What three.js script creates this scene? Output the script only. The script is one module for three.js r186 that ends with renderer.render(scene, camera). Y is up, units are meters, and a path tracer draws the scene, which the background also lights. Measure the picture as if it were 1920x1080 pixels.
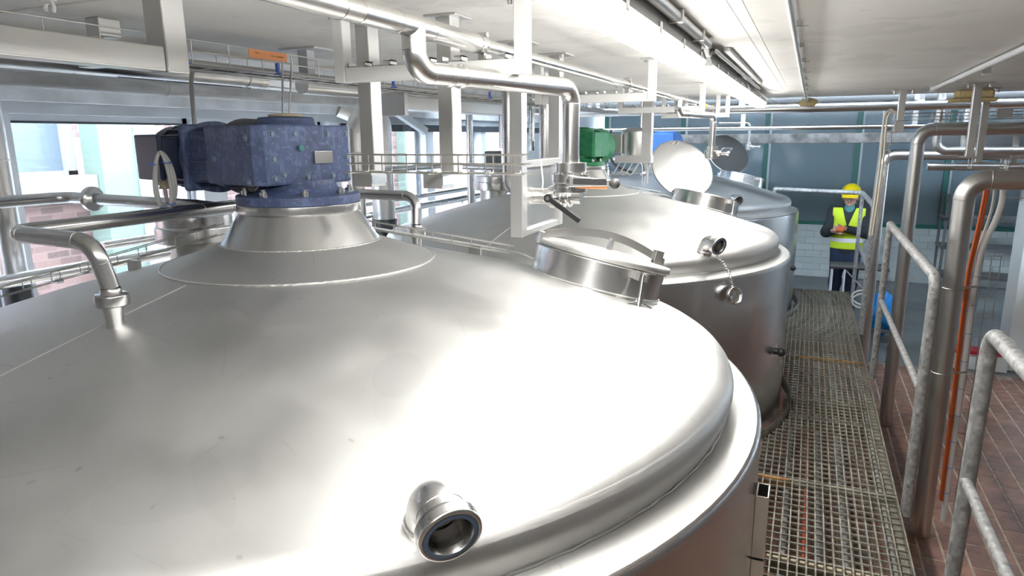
import * as THREE from 'three';
import { RoundedBoxGeometry } from 'three/addons/geometries/RoundedBoxGeometry.js';
import { mergeGeometries, mergeVertices } from 'three/addons/utils/BufferGeometryUtils.js';
import { MarchingCubes } from 'three/addons/objects/MarchingCubes.js';
import { RectAreaLightUniformsLib } from 'three/addons/lights/RectAreaLightUniformsLib.js';

// ---------------------------------------------------------------- camera, sky, lights, exposure
// y = 0 is the walkway grating, the room runs along -z, +x is right; metres.
const scene = new THREE.Scene();
const PITCH = 12.38 * Math.PI / 180, YAW = 23.22 * Math.PI / 180, ROLL = -0.5 * Math.PI / 180;
const camera = new THREE.PerspectiveCamera(2 * Math.atan(540 / 1286) * 180 / Math.PI, 16 / 9, 0.05, 200);
{
  const F = new THREE.Vector3(-Math.sin(YAW) * Math.cos(PITCH), -Math.sin(PITCH), -Math.cos(YAW) * Math.cos(PITCH));
  const R = new THREE.Vector3(Math.cos(YAW), 0, -Math.sin(YAW));
  const U = new THREE.Vector3(-Math.sin(YAW) * Math.sin(PITCH), Math.cos(PITCH), -Math.cos(YAW) * Math.sin(PITCH));
  camera.position.set(0, 1.7, 0);
  camera.up.copy(U).multiplyScalar(Math.cos(ROLL)).addScaledVector(R, -Math.sin(ROLL));
  camera.lookAt(camera.position.clone().add(F));
}
scene.background = new THREE.Color(0.7, 0.84, 1.0);
scene.backgroundIntensity = 22.0;
scene.environmentIntensity = 22.0;
const renderer = new THREE.WebGLRenderer({ antialias: true });
renderer.toneMapping = THREE.LinearToneMapping;
renderer.toneMappingExposure = 1.82;
renderer.shadowMap.enabled = true;
RectAreaLightUniformsLib.init();
const TUBE_COLOR = new THREE.Color(1.0, 0.985, 0.955), TUBE = 26;

// ---------------------------------------------------------------- helpers
let seed = 7;
const rnd = () => { seed = (seed * 1664525 + 1013904223) >>> 0; return seed / 4294967296; };
const V = (x, y, z) => new THREE.Vector3(x, y, z);
const used = {}, origin = new WeakMap(), keepUv = new WeakSet();
function numbered(n) { const k = used[n] = (used[n] ?? -1) + 1; return k ? n + '_' + String(k).padStart(3, '0') : n; }
function tag(o, label, category, group) { o.userData.label = label; o.userData.category = category; if (group) o.userData.group = group; return o; }
function thing(name, label, category, pos = [0, 0, 0], group, turn = 0) {
  const g = new THREE.Group(); g.name = numbered(name); g.position.set(...pos); g.rotation.y = turn; scene.add(g); origin.set(g, V(...pos)); return tag(g, label, category, group);
}
function originOf(o) { while (o) { if (origin.has(o)) return origin.get(o); o = o.parent; } return V(0, 0, 0); }
function metric(geo) {          // box-projected texture coordinates in metres
  const p = geo.attributes.position, n = geo.attributes.normal, uv = new Float32Array(p.count * 2);
  for (let i = 0; i < p.count; i++) {
    const ax = Math.abs(n.getX(i)), ay = Math.abs(n.getY(i)), az = Math.abs(n.getZ(i));
    const [u, v] = ay >= ax && ay >= az ? [p.getX(i), p.getZ(i)] : ax > az ? [p.getZ(i), p.getY(i)] : [p.getX(i), p.getY(i)];
    uv[2 * i] = u; uv[2 * i + 1] = v;
  }
  geo.setAttribute('uv', new THREE.BufferAttribute(uv, 2)); return geo;
}
const flat = (g) => { const h = g.index ? g.toNonIndexed() : g; for (const k of Object.keys(h.attributes)) if (!['position', 'normal', 'uv'].includes(k)) h.deleteAttribute(k); if (!h.attributes.uv) metric(h); return h; };
const join = (a) => a.length === 1 ? a[0] : mergeGeometries(a.map(flat));
function add(name, geo, mat, parent) {            // geometry in the parent's own axes
  const g = Array.isArray(geo) ? join(geo) : geo; if (!keepUv.has(g)) metric(g);
  const m = new THREE.Mesh(g, mat); m.name = name; m.castShadow = m.receiveShadow = true; parent.add(m); return m;
}
function put(name, geo, mat, parent) {            // geometry in world axes, moved to its thing's base
  const g = Array.isArray(geo) ? join(geo) : geo; const o = originOf(parent); if (!keepUv.has(g)) metric(g); g.translate(-o.x, -o.y, -o.z);
  const m = new THREE.Mesh(g, mat); m.name = name; m.castShadow = m.receiveShadow = true; parent.add(m); return m;
}
function single(name, geo, mat, label, category, group) { const m = add(numbered(name), geo, mat, scene); return tag(m, label, category, group); }
function struct(name, geo, mat) { const m = add(numbered(name), geo, mat, scene); m.userData.kind = 'structure'; return m; }
function bx(x0, x1, y0, y1, z0, z1, r = 0) {
  const w = Math.abs(x1 - x0), h = Math.abs(y1 - y0), d = Math.abs(z1 - z0);
  const g = r ? new RoundedBoxGeometry(w, h, d, 2, Math.min(r, w / 2.01, h / 2.01, d / 2.01)) : new THREE.BoxGeometry(w, h, d);
  return flat(g).translate((x0 + x1) / 2, (y0 + y1) / 2, (z0 + z1) / 2);
}
const UPV = V(0, 1, 0);
function orient(g, a, b) { const d = b.clone().sub(a), L = d.length(); g.applyQuaternion(new THREE.Quaternion().setFromUnitVectors(UPV, d.divideScalar(L))); const m = a.clone().add(b).multiplyScalar(.5); return g.translate(m.x, m.y, m.z); }
function cyl(a, b, r, seg = 20, r2 = r, open = false) { return orient(flat(new THREE.CylinderGeometry(r2, r, a.distanceTo(b), seg, 1, open)), a, b); }
function torus(c, axis, r, t, seg = 40, ts = 8) { const g = flat(new THREE.TorusGeometry(r, t, ts, seg)); g.applyQuaternion(new THREE.Quaternion().setFromUnitVectors(V(0, 0, 1), axis.clone().normalize())); return g.translate(c.x, c.y, c.z); }
function lathe(pts, seg = 64, c = V(0, 0, 0)) { return flat(new THREE.LatheGeometry(pts.map(([r, y]) => new THREE.Vector2(Math.max(r, 1e-5), y)), seg)).translate(c.x, c.y, c.z); }
function latheAlong(pts, a, dir, seg = 32) { const g = flat(new THREE.LatheGeometry(pts.map(([r, y]) => new THREE.Vector2(Math.max(r, 1e-5), y)), seg)); g.applyQuaternion(new THREE.Quaternion().setFromUnitVectors(UPV, dir.clone().normalize())); return g.translate(a.x, a.y, a.z); }
function ball(c, r, sx = 1, sy = 1, sz = 1, seg = 20) { return flat(new THREE.SphereGeometry(r, seg, Math.ceil(seg * .7))).scale(sx, sy, sz).translate(c.x, c.y, c.z); }
function tubeAlong(pts, r, rs = 10, closed = false, n = 0) {
  const c = new THREE.CatmullRomCurve3(pts, closed, 'centripetal'); return flat(new THREE.TubeGeometry(c, n || Math.max(8, pts.length * 6), r, rs, closed));
}
function bentTube(pts, r, bend, rs = 8) {           // wire or rod with rounded corners, one geometry
  const c = new THREE.CurvePath(); let at = pts[0];
  for (let i = 1; i < pts.length; i++) {
    if (i < pts.length - 1) {
      const d0 = pts[i].clone().sub(pts[i - 1]).normalize(), d1 = pts[i + 1].clone().sub(pts[i]).normalize();
      const b = Math.min(bend, pts[i].distanceTo(pts[i - 1]) * .49, pts[i].distanceTo(pts[i + 1]) * .49);
      const p = pts[i].clone().addScaledVector(d0, -b), q = pts[i].clone().addScaledVector(d1, b);
      c.add(new THREE.LineCurve3(at, p)); c.add(new THREE.QuadraticBezierCurve3(p, pts[i], q)); at = q;
    } else c.add(new THREE.LineCurve3(at, pts[i]));
  }
  const out = [];
  for (const s of c.curves) out.push(flat(new THREE.TubeGeometry(s, s.isLineCurve3 ? 1 : 6, r, rs, false)));
  out.push(ball(pts[0], r, 1, 1, 1, 8), ball(pts[pts.length - 1], r, 1, 1, 1, 8));
  return join(out);
}
function run(g, pts, r, bend, mat, beads = true, names = ['pipe', 'elbow']) {   // a welded pipe run: straight pieces and elbows as parts
  let at = pts[0]; const straight = (a, b) => { if (a.distanceTo(b) > .004) put(names[0], cyl(a, b, r, 22), mat, g); };
  for (let i = 1; i < pts.length; i++) {
    if (i === pts.length - 1) { straight(at, pts[i]); break; }
    const d0 = pts[i].clone().sub(pts[i - 1]).normalize(), d1 = pts[i + 1].clone().sub(pts[i]).normalize();
    const p = pts[i].clone().addScaledVector(d0, -bend), q = pts[i].clone().addScaledVector(d1, bend);
    straight(at, p);
    const arc = []; const ang = d0.angleTo(d1), nrm = d0.clone().cross(d1).normalize(), R = bend / Math.tan(ang / 2), inw = nrm.clone().cross(d0), o = p.clone().addScaledVector(inw, R);
    for (let k = 0; k <= 10; k++) arc.push(p.clone().sub(o).applyAxisAngle(nrm, ang * k / 10).add(o));
    const gs = [tubeAlong(arc, r * 1.004, 22, false, 20)];
    if (beads) gs.push(torus(p, d0, r, r * .045, 28, 6), torus(q, d1, r, r * .045, 28, 6));
    put(names[1], gs, mat, g); at = q;
  }
}
// textures -------------------------------------------------------
function hash(x, y, s) { let h = (x * 374761393 + y * 668265263 + s * 974711) | 0; h = Math.imul(h ^ (h >>> 13), 1274126177); return ((h ^ (h >>> 16)) >>> 0) / 4294967296; }
function vnoise(x, y, per, s) { const xi = Math.floor(x), yi = Math.floor(y), f = x - xi, g = y - yi, m = (a) => ((a % per) + per) % per, u = f * f * (3 - 2 * f), v = g * g * (3 - 2 * g);
  const a = hash(m(xi), m(yi), s), b = hash(m(xi + 1), m(yi), s), c = hash(m(xi), m(yi + 1), s), d = hash(m(xi + 1), m(yi + 1), s); return (a + (b - a) * u) * (1 - v) + (c + (d - c) * u) * v; }
function fbm(u, v, per, oct, s) { let t = 0, a = .5, n = 0; for (let o = 0; o < oct; o++) { t += a * vnoise(u * per, v * per, per, s + o); n += a; a *= .55; per *= 2; } return t / n; }
function tex(size, fn, srgb, metres = 1) {
  const d = new Uint8Array(size * size * 4);
  for (let j = 0; j < size; j++) for (let i = 0; i < size; i++) { const c = fn(i / size, j / size, i, j), q = 4 * (j * size + i); d[q] = 255 * Math.min(1, Math.max(0, c[0])); d[q + 1] = 255 * Math.min(1, Math.max(0, c[1])); d[q + 2] = 255 * Math.min(1, Math.max(0, c[2])); d[q + 3] = 255; }
  const t = new THREE.DataTexture(d, size, size); t.wrapS = t.wrapT = THREE.RepeatWrapping; t.magFilter = THREE.LinearFilter; t.minFilter = THREE.LinearMipmapLinearFilter; t.generateMipmaps = true;
  if (srgb) t.colorSpace = THREE.SRGBColorSpace; t.repeat.set(1 / metres, 1 / metres); t.needsUpdate = true; return t;
}
const g3 = (x) => [x, x, x];
const mottle = (lo, hi, per, s, metres, srgb = true, oct = 5) => tex(256, (u, v) => g3(lo + (hi - lo) * fbm(u, v, per, oct, s)), srgb, metres);
// scuffs and fine scratches of sheet steel, 2 m tile
const scratchCells = (() => { const c = document.createElement('canvas'); c.width = c.height = 1024; const x = c.getContext('2d'); x.fillStyle = '#f2f2f0'; x.fillRect(0, 0, 1024, 1024);
  for (let i = 0; i < 240; i++) { const a = rnd() * 6.28, l = 6 + rnd() * 60, px = rnd() * 1024, py = rnd() * 1024; x.strokeStyle = rnd() < .5 ? 'rgba(120,118,112,' + (.03 + rnd() * .1) + ')' : 'rgba(255,255,255,.35)'; x.lineWidth = .5 + rnd() * .9; x.beginPath(); x.moveTo(px, py); x.quadraticCurveTo(px + l * Math.cos(a) * .6 + rnd() * 8, py + l * Math.sin(a) * .6, px + l * Math.cos(a), py + l * Math.sin(a)); x.stroke(); }
  for (let i = 0; i < 130; i++) { x.fillStyle = 'rgba(105,102,96,' + (.04 + rnd() * .14) + ')'; x.beginPath(); x.ellipse(rnd() * 1024, rnd() * 1024, .6 + rnd() * 3.4, .6 + rnd() * 2, rnd() * 3, 0, 7); x.fill(); }
  for (let i = 0; i < 60; i++) { x.fillStyle = 'rgba(150,148,142,' + (.012 + rnd() * .025) + ')'; x.beginPath(); x.ellipse(rnd() * 1024, rnd() * 1024, 15 + rnd() * 60, 8 + rnd() * 30, rnd() * 3, 0, 7); x.fill(); }
  const t = new THREE.CanvasTexture(c); t.wrapS = t.wrapT = THREE.RepeatWrapping; t.colorSpace = THREE.SRGBColorSpace; t.repeat.set(.5, .5); return t; })();
const roughSteel = tex(512, (u, v) => { const n = fbm(u, v, 6, 5, 21); return [0, .78 + .4 * (n - .5), 1]; }, false, 1.3);
const brushV = tex(512, (u, v, i, j) => g3(.5 + .5 * (hash(i, 0, 5) - .5) + .25 * (hash(i, j >> 5, 9) - .5)), false, .25);
const pebble = tex(512, (u, v) => g3(fbm(u, v, 40, 3, 31)), false, .4);
// materials ------------------------------------------------------
const std = (o) => new THREE.MeshStandardMaterial(o);
const rgb = (r, g, b) => new THREE.Color().setRGB(r, g, b);
const M = {
  dome: std({ color: rgb(.7, .697, .69), metalness: 1, roughness: .66, roughnessMap: roughSteel, map: scratchCells, bumpMap: pebble, bumpScale: .00012 }),
  shell: std({ color: rgb(.7, .697, .69), metalness: 1, roughness: .31, roughnessMap: roughSteel, bumpMap: brushV, bumpScale: .0001 }),
  collar: std({ color: rgb(.7, .697, .69), metalness: 1, roughness: .25, bumpMap: brushV, bumpScale: .00006 }),
  steel: std({ color: rgb(.69, .685, .675), metalness: 1, roughness: .33, roughnessMap: roughSteel }),
  shiny: std({ color: rgb(.76, .755, .74), metalness: 1, roughness: .24 }),
  matt: std({ color: rgb(.6, .59, .57), metalness: 1, roughness: .44, roughnessMap: roughSteel }),
  weld: std({ color: rgb(.7, .69, .67), metalness: 1, roughness: .35, bumpMap: pebble, bumpScale: .0006 }),
  frame: std({ color: rgb(.66, .655, .64), metalness: .85, roughness: .5, roughnessMap: roughSteel }),
  wire: std({ color: rgb(.6, .59, .56), metalness: 1, roughness: .3 }),
  galv: std({ color: rgb(.5, .5, .49), metalness: .35, roughness: .62, map: mottle(.55, 1.15, 14, 3, .35) }),
  pale: std({ color: rgb(.72, .74, .76), roughness: .55, map: mottle(.8, 1.05, 6, 4, .8) }),
  ceiling: std({ color: rgb(.87, .868, .855), roughness: .85, map: tex(512, (u, v) => { const n = fbm(u, v, 4, 5, 41), p = fbm(u, v, 12, 4, 51) > .62 ? .05 : 0; const k = .9 + .1 * n - p * .6; return [k, k * .995, k * .985]; }, true, 2.4), bumpMap: tex(512, (u, v) => g3(fbm(u, v, 10, 6, 61)), false, 1.2), bumpScale: .003 }),
  wall: std({ color: rgb(.66, .69, .72), roughness: .8, map: mottle(.86, 1.04, 4, 71, 1.5) }),
  frameWhite: std({ color: rgb(.7, .74, .78), roughness: .45 }),
  darkRail: std({ color: rgb(.06, .065, .075), roughness: .5 }),
  glass: new THREE.MeshPhysicalMaterial({ color: 0xffffff, roughness: .02, transmission: 1, thickness: 0, ior: 1.45 }),
  pane: new THREE.MeshPhysicalMaterial({ color: rgb(.18, .235, .265), roughness: .1, transmission: 0, clearcoat: .5, clearcoatRoughness: .05 }),
  green: std({ color: rgb(.012, .12, .095), roughness: .45 }),
  grout: std({ color: rgb(.62, .5, .39), roughness: .9, map: mottle(.7, 1.05, 10, 81, .5) }),
  concrete: std({ color: rgb(.25, .265, .26), roughness: .55, map: mottle(.75, 1.1, 5, 91, 2) }),
  blue: std({ color: rgb(.115, .16, .32), roughness: .5, map: tex(512, (u, v) => { const n = fbm(u, v, 8, 5, 101), s = Math.max(0, fbm(u, v, 48, 3, 111) - .6) * 1.2 + Math.max(0, fbm(u * 4 % 1, v, 12, 3, 118) - .55) * .7, d = .68 + .25 * n; return [Math.min(1, d + s * 1.5), Math.min(1, d + s * 1.3), Math.min(1, d + s)]; }, true, .5) }),
  navy: std({ color: rgb(.02, .032, .07), roughness: .42 }),
  umber: std({ color: rgb(.1, .09, .095), roughness: .5, map: mottle(.7, 1.1, 6, 121, .3) }),
  greenPaint: std({ color: rgb(.02, .25, .1), roughness: .4, map: tex(256, (u, v) => { const n = fbm(u, v, 12, 4, 131); return n > .66 ? [1, .95, .9] : g3(.72 + .3 * n); }, true, .35) }),
  bluePaint: std({ color: rgb(.03, .1, .28), roughness: .4 }),
  chalk: std({ color: rgb(.2, .27, .36), roughness: .8 }),
  black: std({ color: rgb(.02, .02, .021), roughness: .45 }),
  darkGrey: std({ color: rgb(.1, .1, .1), roughness: .5 }),
  seal: std({ color: rgb(.07, .11, .17), roughness: .4 }),
  knob: std({ color: rgb(.055, .052, .05), roughness: .5 }),
  grey: std({ color: rgb(.4, .4, .39), roughness: .5 }),
  cable: std({ color: rgb(.5, .5, .48), roughness: .5 }),
  white: std({ color: rgb(.8, .8, .78), roughness: .5 }),
  orange: std({ color: rgb(.72, .16, .04), roughness: .5 }),
  tagOrange: std({ color: rgb(.75, .3, .12), roughness: .6 }),
  tie: std({ color: rgb(.1, .2, .6), roughness: .5 }),
  beige: std({ color: rgb(.6, .52, .36), roughness: .6 }),
  yellowFoam: std({ color: rgb(.62, .5, .26), roughness: .95, bumpMap: pebble, bumpScale: .004 }),
  housing: std({ color: rgb(.42, .43, .43), roughness: .5 }),
  red: std({ color: rgb(.4, .015, .03), roughness: .5 }),
  redPipe: std({ color: rgb(.55, .1, .05), roughness: .5 }),
  brick: std({ color: rgb(.125, .085, .077), roughness: .9, map: tex(256, (u, v) => { const row = Math.floor(v * 16), uu = u * 5 + (row % 2) * .5, fu = uu % 1, fv = (v * 16) % 1; if (fv < .16 || fu < .05) return [.98, .97, .95]; const k = .72 + .3 * hash(Math.floor(uu) % 5, row, 3); return [k, k * .93, k * .9]; }, true, 1.2) }),
  plaster: std({ color: rgb(.7, .7, .67), roughness: .9 }),
  yard: std({ color: rgb(.12, .12, .12), roughness: .9 }),
  render: std({ color: rgb(.14, .13, .12), roughness: .9 }),
  farPane: std({ color: rgb(.07, .085, .1), roughness: .2 }),
  mint: std({ color: rgb(.08, .105, .085), roughness: .5 }),
  block: [0, 1, 2].map((i) => std({ color: rgb(.58 - .03 * i, .62 - .03 * i, .6 - .025 * i), roughness: .4 })),
  tile: [[.35, .175, .115], [.3, .155, .11], [.39, .205, .14], [.265, .145, .105]].map((c, i) => std({ color: rgb(...c), roughness: .55, map: mottle(.7, 1.15, 8, 140 + i, .4) })),
  grate: std({ color: rgb(.38, .355, .29), metalness: .3, roughness: .6, map: mottle(.55, 1.15, 20, 151, .6) }),
  rust: std({ color: rgb(.42, .2, .05), roughness: .8, map: mottle(.6, 1.2, 10, 161, .15) }),
  skin: std({ color: rgb(.5, .28, .21), roughness: .6 }),
  vest: std({ color: rgb(.55, .72, .02), roughness: .7 }),
  helmet: std({ color: rgb(.8, .62, .01), roughness: .3 }),
  jacket: std({ color: rgb(.02, .026, .03), roughness: .85 }),
  jeans: std({ color: rgb(.02, .035, .075), roughness: .85 }),
  oldBeam: std({ color: rgb(.33, .31, .29), roughness: .85, map: mottle(.5, 1.15, 9, 171, .8) }),
  reflective: std({ color: rgb(.85, .85, .85), roughness: .4 }),
  teal: std({ color: rgb(.08, .24, .24), roughness: .8 }),
  blueBag: std({ color: rgb(.01, .22, .62), roughness: .45 }),
};
// ---------------------------------------------------------------- room
const CEIL = 2.0, FLOOR = -.7, WALLX = -3.7, BACKZ = -12.8, RIGHTX = 5.2, FRONTZ = 3.2, EDGEZ = -6.25;
const floor = struct('floor', bx(WALLX - .2, RIGHTX + .2, FLOOR - .25, FLOOR - .006, BACKZ - .2, FRONTZ + .2), M.concrete);
// mortar bed and brown floor tiles
const bed = add('mortar_bed', bx(WALLX, RIGHTX, FLOOR - .006, FLOOR + .0012, -8.0, FRONTZ), M.grout, floor);
{
  const tw = .125, tl = .253, j = .011, protos = [0, 1].map(() => bx(-(tw - j - .003) / 2, (tw - j - .003) / 2, -.004, .004, -(tl - j) / 2, (tl - j) / 2, .0015)); protos.forEach(metric);
  const rest = []; let n = 0; const spots = [];
  for (let c = 0; c < 48; c++) for (let r = 0; r < 30; r++) {
    const x = -.42 + c * tw, z = -7.86 + r * tl + (c % 2) * tl * .5; if (z > -.6 || x > 4.9 || z < -7.88) continue; spots.push([x, z, Math.hypot(x - 1.4, (z + 4.9) * .55) + (x < .55 ? 3 : 0)]);
  }
  spots.sort((a, b) => a[2] - b[2]);
  for (const [x, z] of spots) {
    const y = FLOOR - .0012 + rnd() * .0012;
    if (n++ < 290) { const m = new THREE.Mesh(protos[0], M.tile[Math.floor(rnd() * 4)]); m.name = 'tile'; m.position.set(x, y, z); m.castShadow = m.receiveShadow = true; floor.add(m); }
    else rest.push(bx(x - (tw - j) / 2, x + (tw - j) / 2, y - .004, y + .004, z - (tl - j) / 2, z + (tl - j) / 2));
  }
  add('tile', rest, M.tile[1], floor).userData.kind = 'stuff';
}
const ceiling = struct('ceiling', bx(WALLX - .2, RIGHTX + .2, CEIL, CEIL + .35, EDGEZ, FRONTZ + .2), M.ceiling);
for (const [x, z0, z1] of [[-.205, -1.0, -5.2], [-.172, -.9, -5.0]]) add('paint_ridge', bx(x - .003, x + .003, CEIL - .0008, CEIL + .004, z1, z0, .0007), M.ceiling, ceiling);
add('paint_ridge', bx(-2.6, -1.12, CEIL - .004, CEIL + .01, -1.12, -1.105), M.ceiling, ceiling);
struct('ceiling', bx(WALLX - .2, RIGHTX + .2, 2.75, 2.95, BACKZ - .2, EDGEZ), M.darkGrey);
// left wall with window openings
const WIN = [[-1.02, -2.16], [-2.26, -3.42], [-3.62, -4.78], [-4.9, -6.36], [-6.52, -7.7], [-7.82, -9.0]], WY0 = .1, WY1 = 1.84;
{
  const w = struct('wall_left', [bx(WALLX - .22, WALLX, WY1, 2.95, BACKZ, FRONTZ), bx(WALLX - .22, WALLX, FLOOR - .1, WY0, BACKZ, FRONTZ), bx(WALLX - .22, WALLX, WY0, WY1, WIN[0][0], FRONTZ), bx(WALLX - .22, WALLX, WY0, WY1, BACKZ, WIN[5][1])], M.wall);
  WIN.forEach(([a, b], i) => {
    const f = struct('window_' + (i + 1), [bx(WALLX - .16, WALLX - .08, WY0, WY1, b, b + .035), bx(WALLX - .16, WALLX - .08, WY0, WY1, a - .035, a), bx(WALLX - .16, WALLX - .08, WY1 - .035, WY1, b, a), bx(WALLX - .16, WALLX - .08, WY0, WY0 + .04, b, a)], M.frameWhite);
    add('gasket', [bx(WALLX - .1, WALLX - .076, WY1 - .045, WY1 - .033, b + .03, a - .03), bx(WALLX - .1, WALLX - .076, WY0 + .04, WY1 - .04, b + .033, b + .043), bx(WALLX - .1, WALLX - .076, WY0 + .04, WY1 - .04, a - .043, a - .033)], M.darkRail, f);
    add('pane', bx(WALLX - .125, WALLX - .119, WY0 + .03, WY1 - .03, b + .03, a - .03), M.glass, f);
    if (i < 5) struct('trim_' + (i + 1), bx(WALLX - .22, WALLX + .01, WY0, WY1, WIN[i + 1][0], b), M.frameWhite);
  });
  struct('trim_6', bx(WALLX, WALLX + .05, 1.765, 1.83, -10.3, -4.95), M.darkRail);
  struct('trim_7', bx(WALLX - .02, WALLX + .09, 1.9, 1.965, -10.3, .5), M.pale);
}
// far wall: glazed blocks below green framed panes
{
  const wb = struct('wall_back', [bx(WALLX - .2, RIGHTX + .2, FLOOR - .1, .2, BACKZ - .22, BACKZ - .012), bx(WALLX - .2, RIGHTX + .2, 2.25, 2.95, BACKZ - .22, BACKZ)], M.block[2]);
  const bw = .262, bh = .1135, geo = metric(bx(-bw / 2 + .005, bw / 2 - .005, -bh / 2 + .004, bh / 2 - .004, -.008, .006, .003));
  for (let r = 0; r < 8; r++) for (let c = 0; c < 15; c++) {
    const m = new THREE.Mesh(geo, M.block[Math.floor(rnd() * 3)]); m.name = 'block'; m.position.set(-.75 + c * bw + (r % 2) * bw / 2, FLOOR + bh * (r + .5), BACKZ - .004); m.receiveShadow = m.castShadow = true; wb.add(m);
  }
  const posts = [-3.55, -2.14, -.72, .70, 2.0, 3.4, 4.8];
  for (let i = 0; i < 6; i++) {
    const a = posts[i], b = posts[i + 1];
    const f = struct('window_' + (7 + i), [bx(a - .03, a + .05, .2, 2.25, BACKZ - .09, BACKZ + .012), bx(a + .05, b - .03, .2, .262, BACKZ - .09, BACKZ + .012), bx(a + .05, b - .03, 2.2, 2.25, BACKZ - .09, BACKZ + .012)], M.green);
    add('pane', bx(a + .04, b - .02, .25, 2.21, BACKZ - .06, BACKZ - .05), M.pane, f);
    add('glazing_bead', [bx(a + .05, a + .085, .262, 2.2, BACKZ - .05, BACKZ - .03)], M.wall, f);
  }
  struct('wall_right', bx(RIGHTX, RIGHTX + .2, FLOOR - .1, 2.95, BACKZ, FRONTZ), M.wall);
  struct('wall_front', bx(WALLX - .2, RIGHTX + .2, FLOOR - .1, 2.35, FRONTZ, FRONTZ + .2), M.wall);
  struct('wall_middle', bx(2.02, 2.55, FLOOR, 2.7, -8.6, -8.2, .01), M.plaster);
  struct('baseboard_back', bx(1.35, 2.02, FLOOR, FLOOR + .17, -8.3, -8.1, .01), M.plaster);
  struct('trim_8', bx(1.35, 2.02, FLOOR + .17, FLOOR + .205, -8.3, -8.09), M.red);
}
// ---------------------------------------------------------------- the building across the yard, seen through the windows
{
  const g = thing('brick_building', 'pale brick building with a wide window and mint green pillar across the yard', 'building', [-7.2, -.7, -6]);
  put('facade', [bx(-7.6, -7.0, -2, 1.25, -16, 4), bx(-7.6, -7.0, 1.25, 3.2, -16, -5.25), bx(-7.6, -7.0, 2.35, 3.2, -5.25, 4), bx(-7.6, -7.0, 1.25, 2.35, -2.2, 4)], M.brick, g);
  put('pillar', bx(-7.0, -6.72, -2, 3.2, -5.36, -4.95), M.mint, g);
  put('pillar_edge', bx(-7.0, -6.7, -2, 3.2, -5.62, -5.36), M.render, g);
  put('window_sill', bx(-7.02, -6.8, 1.18, 1.36, -4.95, -2.2, .01), M.render, g);
  const wf = put('window_frame', [bx(-7.25, -7.1, 1.3, 1.4, -4.95, -2.2), bx(-7.25, -7.1, 2.25, 2.35, -4.95, -2.2), bx(-7.25, -7.1, 1.3, 2.35, -3.6, -3.5), bx(-7.25, -7.1, 1.3, 2.35, -4.95, -4.85)], M.render, g);
  put('pane', bx(-7.2, -7.18, 1.4, 2.25, -4.9, -2.2), M.farPane, wf);
  for (const z of [-8.2, -11]) { put('pillar', bx(-7.0, -6.8, -2, 3.2, z - .3, z), M.mint, g); }
  const yard = single('yard_paving', bx(-12, WALLX - .22, -1.2, -.9, -20, 6), M.yard, 'pale paved yard outside the windows', 'paving'); yard.userData.kind = 'structure';
}
// ---------------------------------------------------------------- tanks
const TX = -1.45, TZ = -1.71, TD = 2.837, TR = 1.39;
const domeY = (r) => r > 1.24 ? 1.1 : r > .408 ? 1.1 + (1.24 - r) / .832 * .23 + .012 * Math.sin(Math.PI * (1.24 - r) / .832) : 1.33;
const polar = (k, deg, r, y = domeY(r)) => V(TX + r * Math.sin(deg * Math.PI / 180), y, TZ - k * TD + r * Math.cos(deg * Math.PI / 180));
function domeFrame(k, deg, r) {        // place on the dome: normal, outward down-slope direction, sideways
  const a = deg * Math.PI / 180, s = 15.5 * Math.PI / 180, out = V(Math.sin(a), 0, Math.cos(a));
  const n = out.clone().multiplyScalar(Math.sin(s)).add(V(0, Math.cos(s), 0)), d = out.clone().multiplyScalar(Math.cos(s)).add(V(0, -Math.sin(s), 0));
  return { p: polar(k, deg, r), n, d, s: n.clone().cross(d) };
}
const tankLabels = ['large stainless steel tank under the worn navy blue drive, with its round hatch shut', 'stainless steel tank under the green drive, its shiny round hatch lid standing open', 'stainless steel tank nearest the green framed window wall, its dark hatch lid open'];
function lidGeos(c, n, r = .25) { return [latheAlong([[1e-4, .02], [r * .5, .017], [r * .9, .008], [r, .006], [r + .004, 0], [r + .004, -.012], [r, -.016], [r - .012, -.014], [1e-4, -.008]], c, n, 48)]; }
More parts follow.
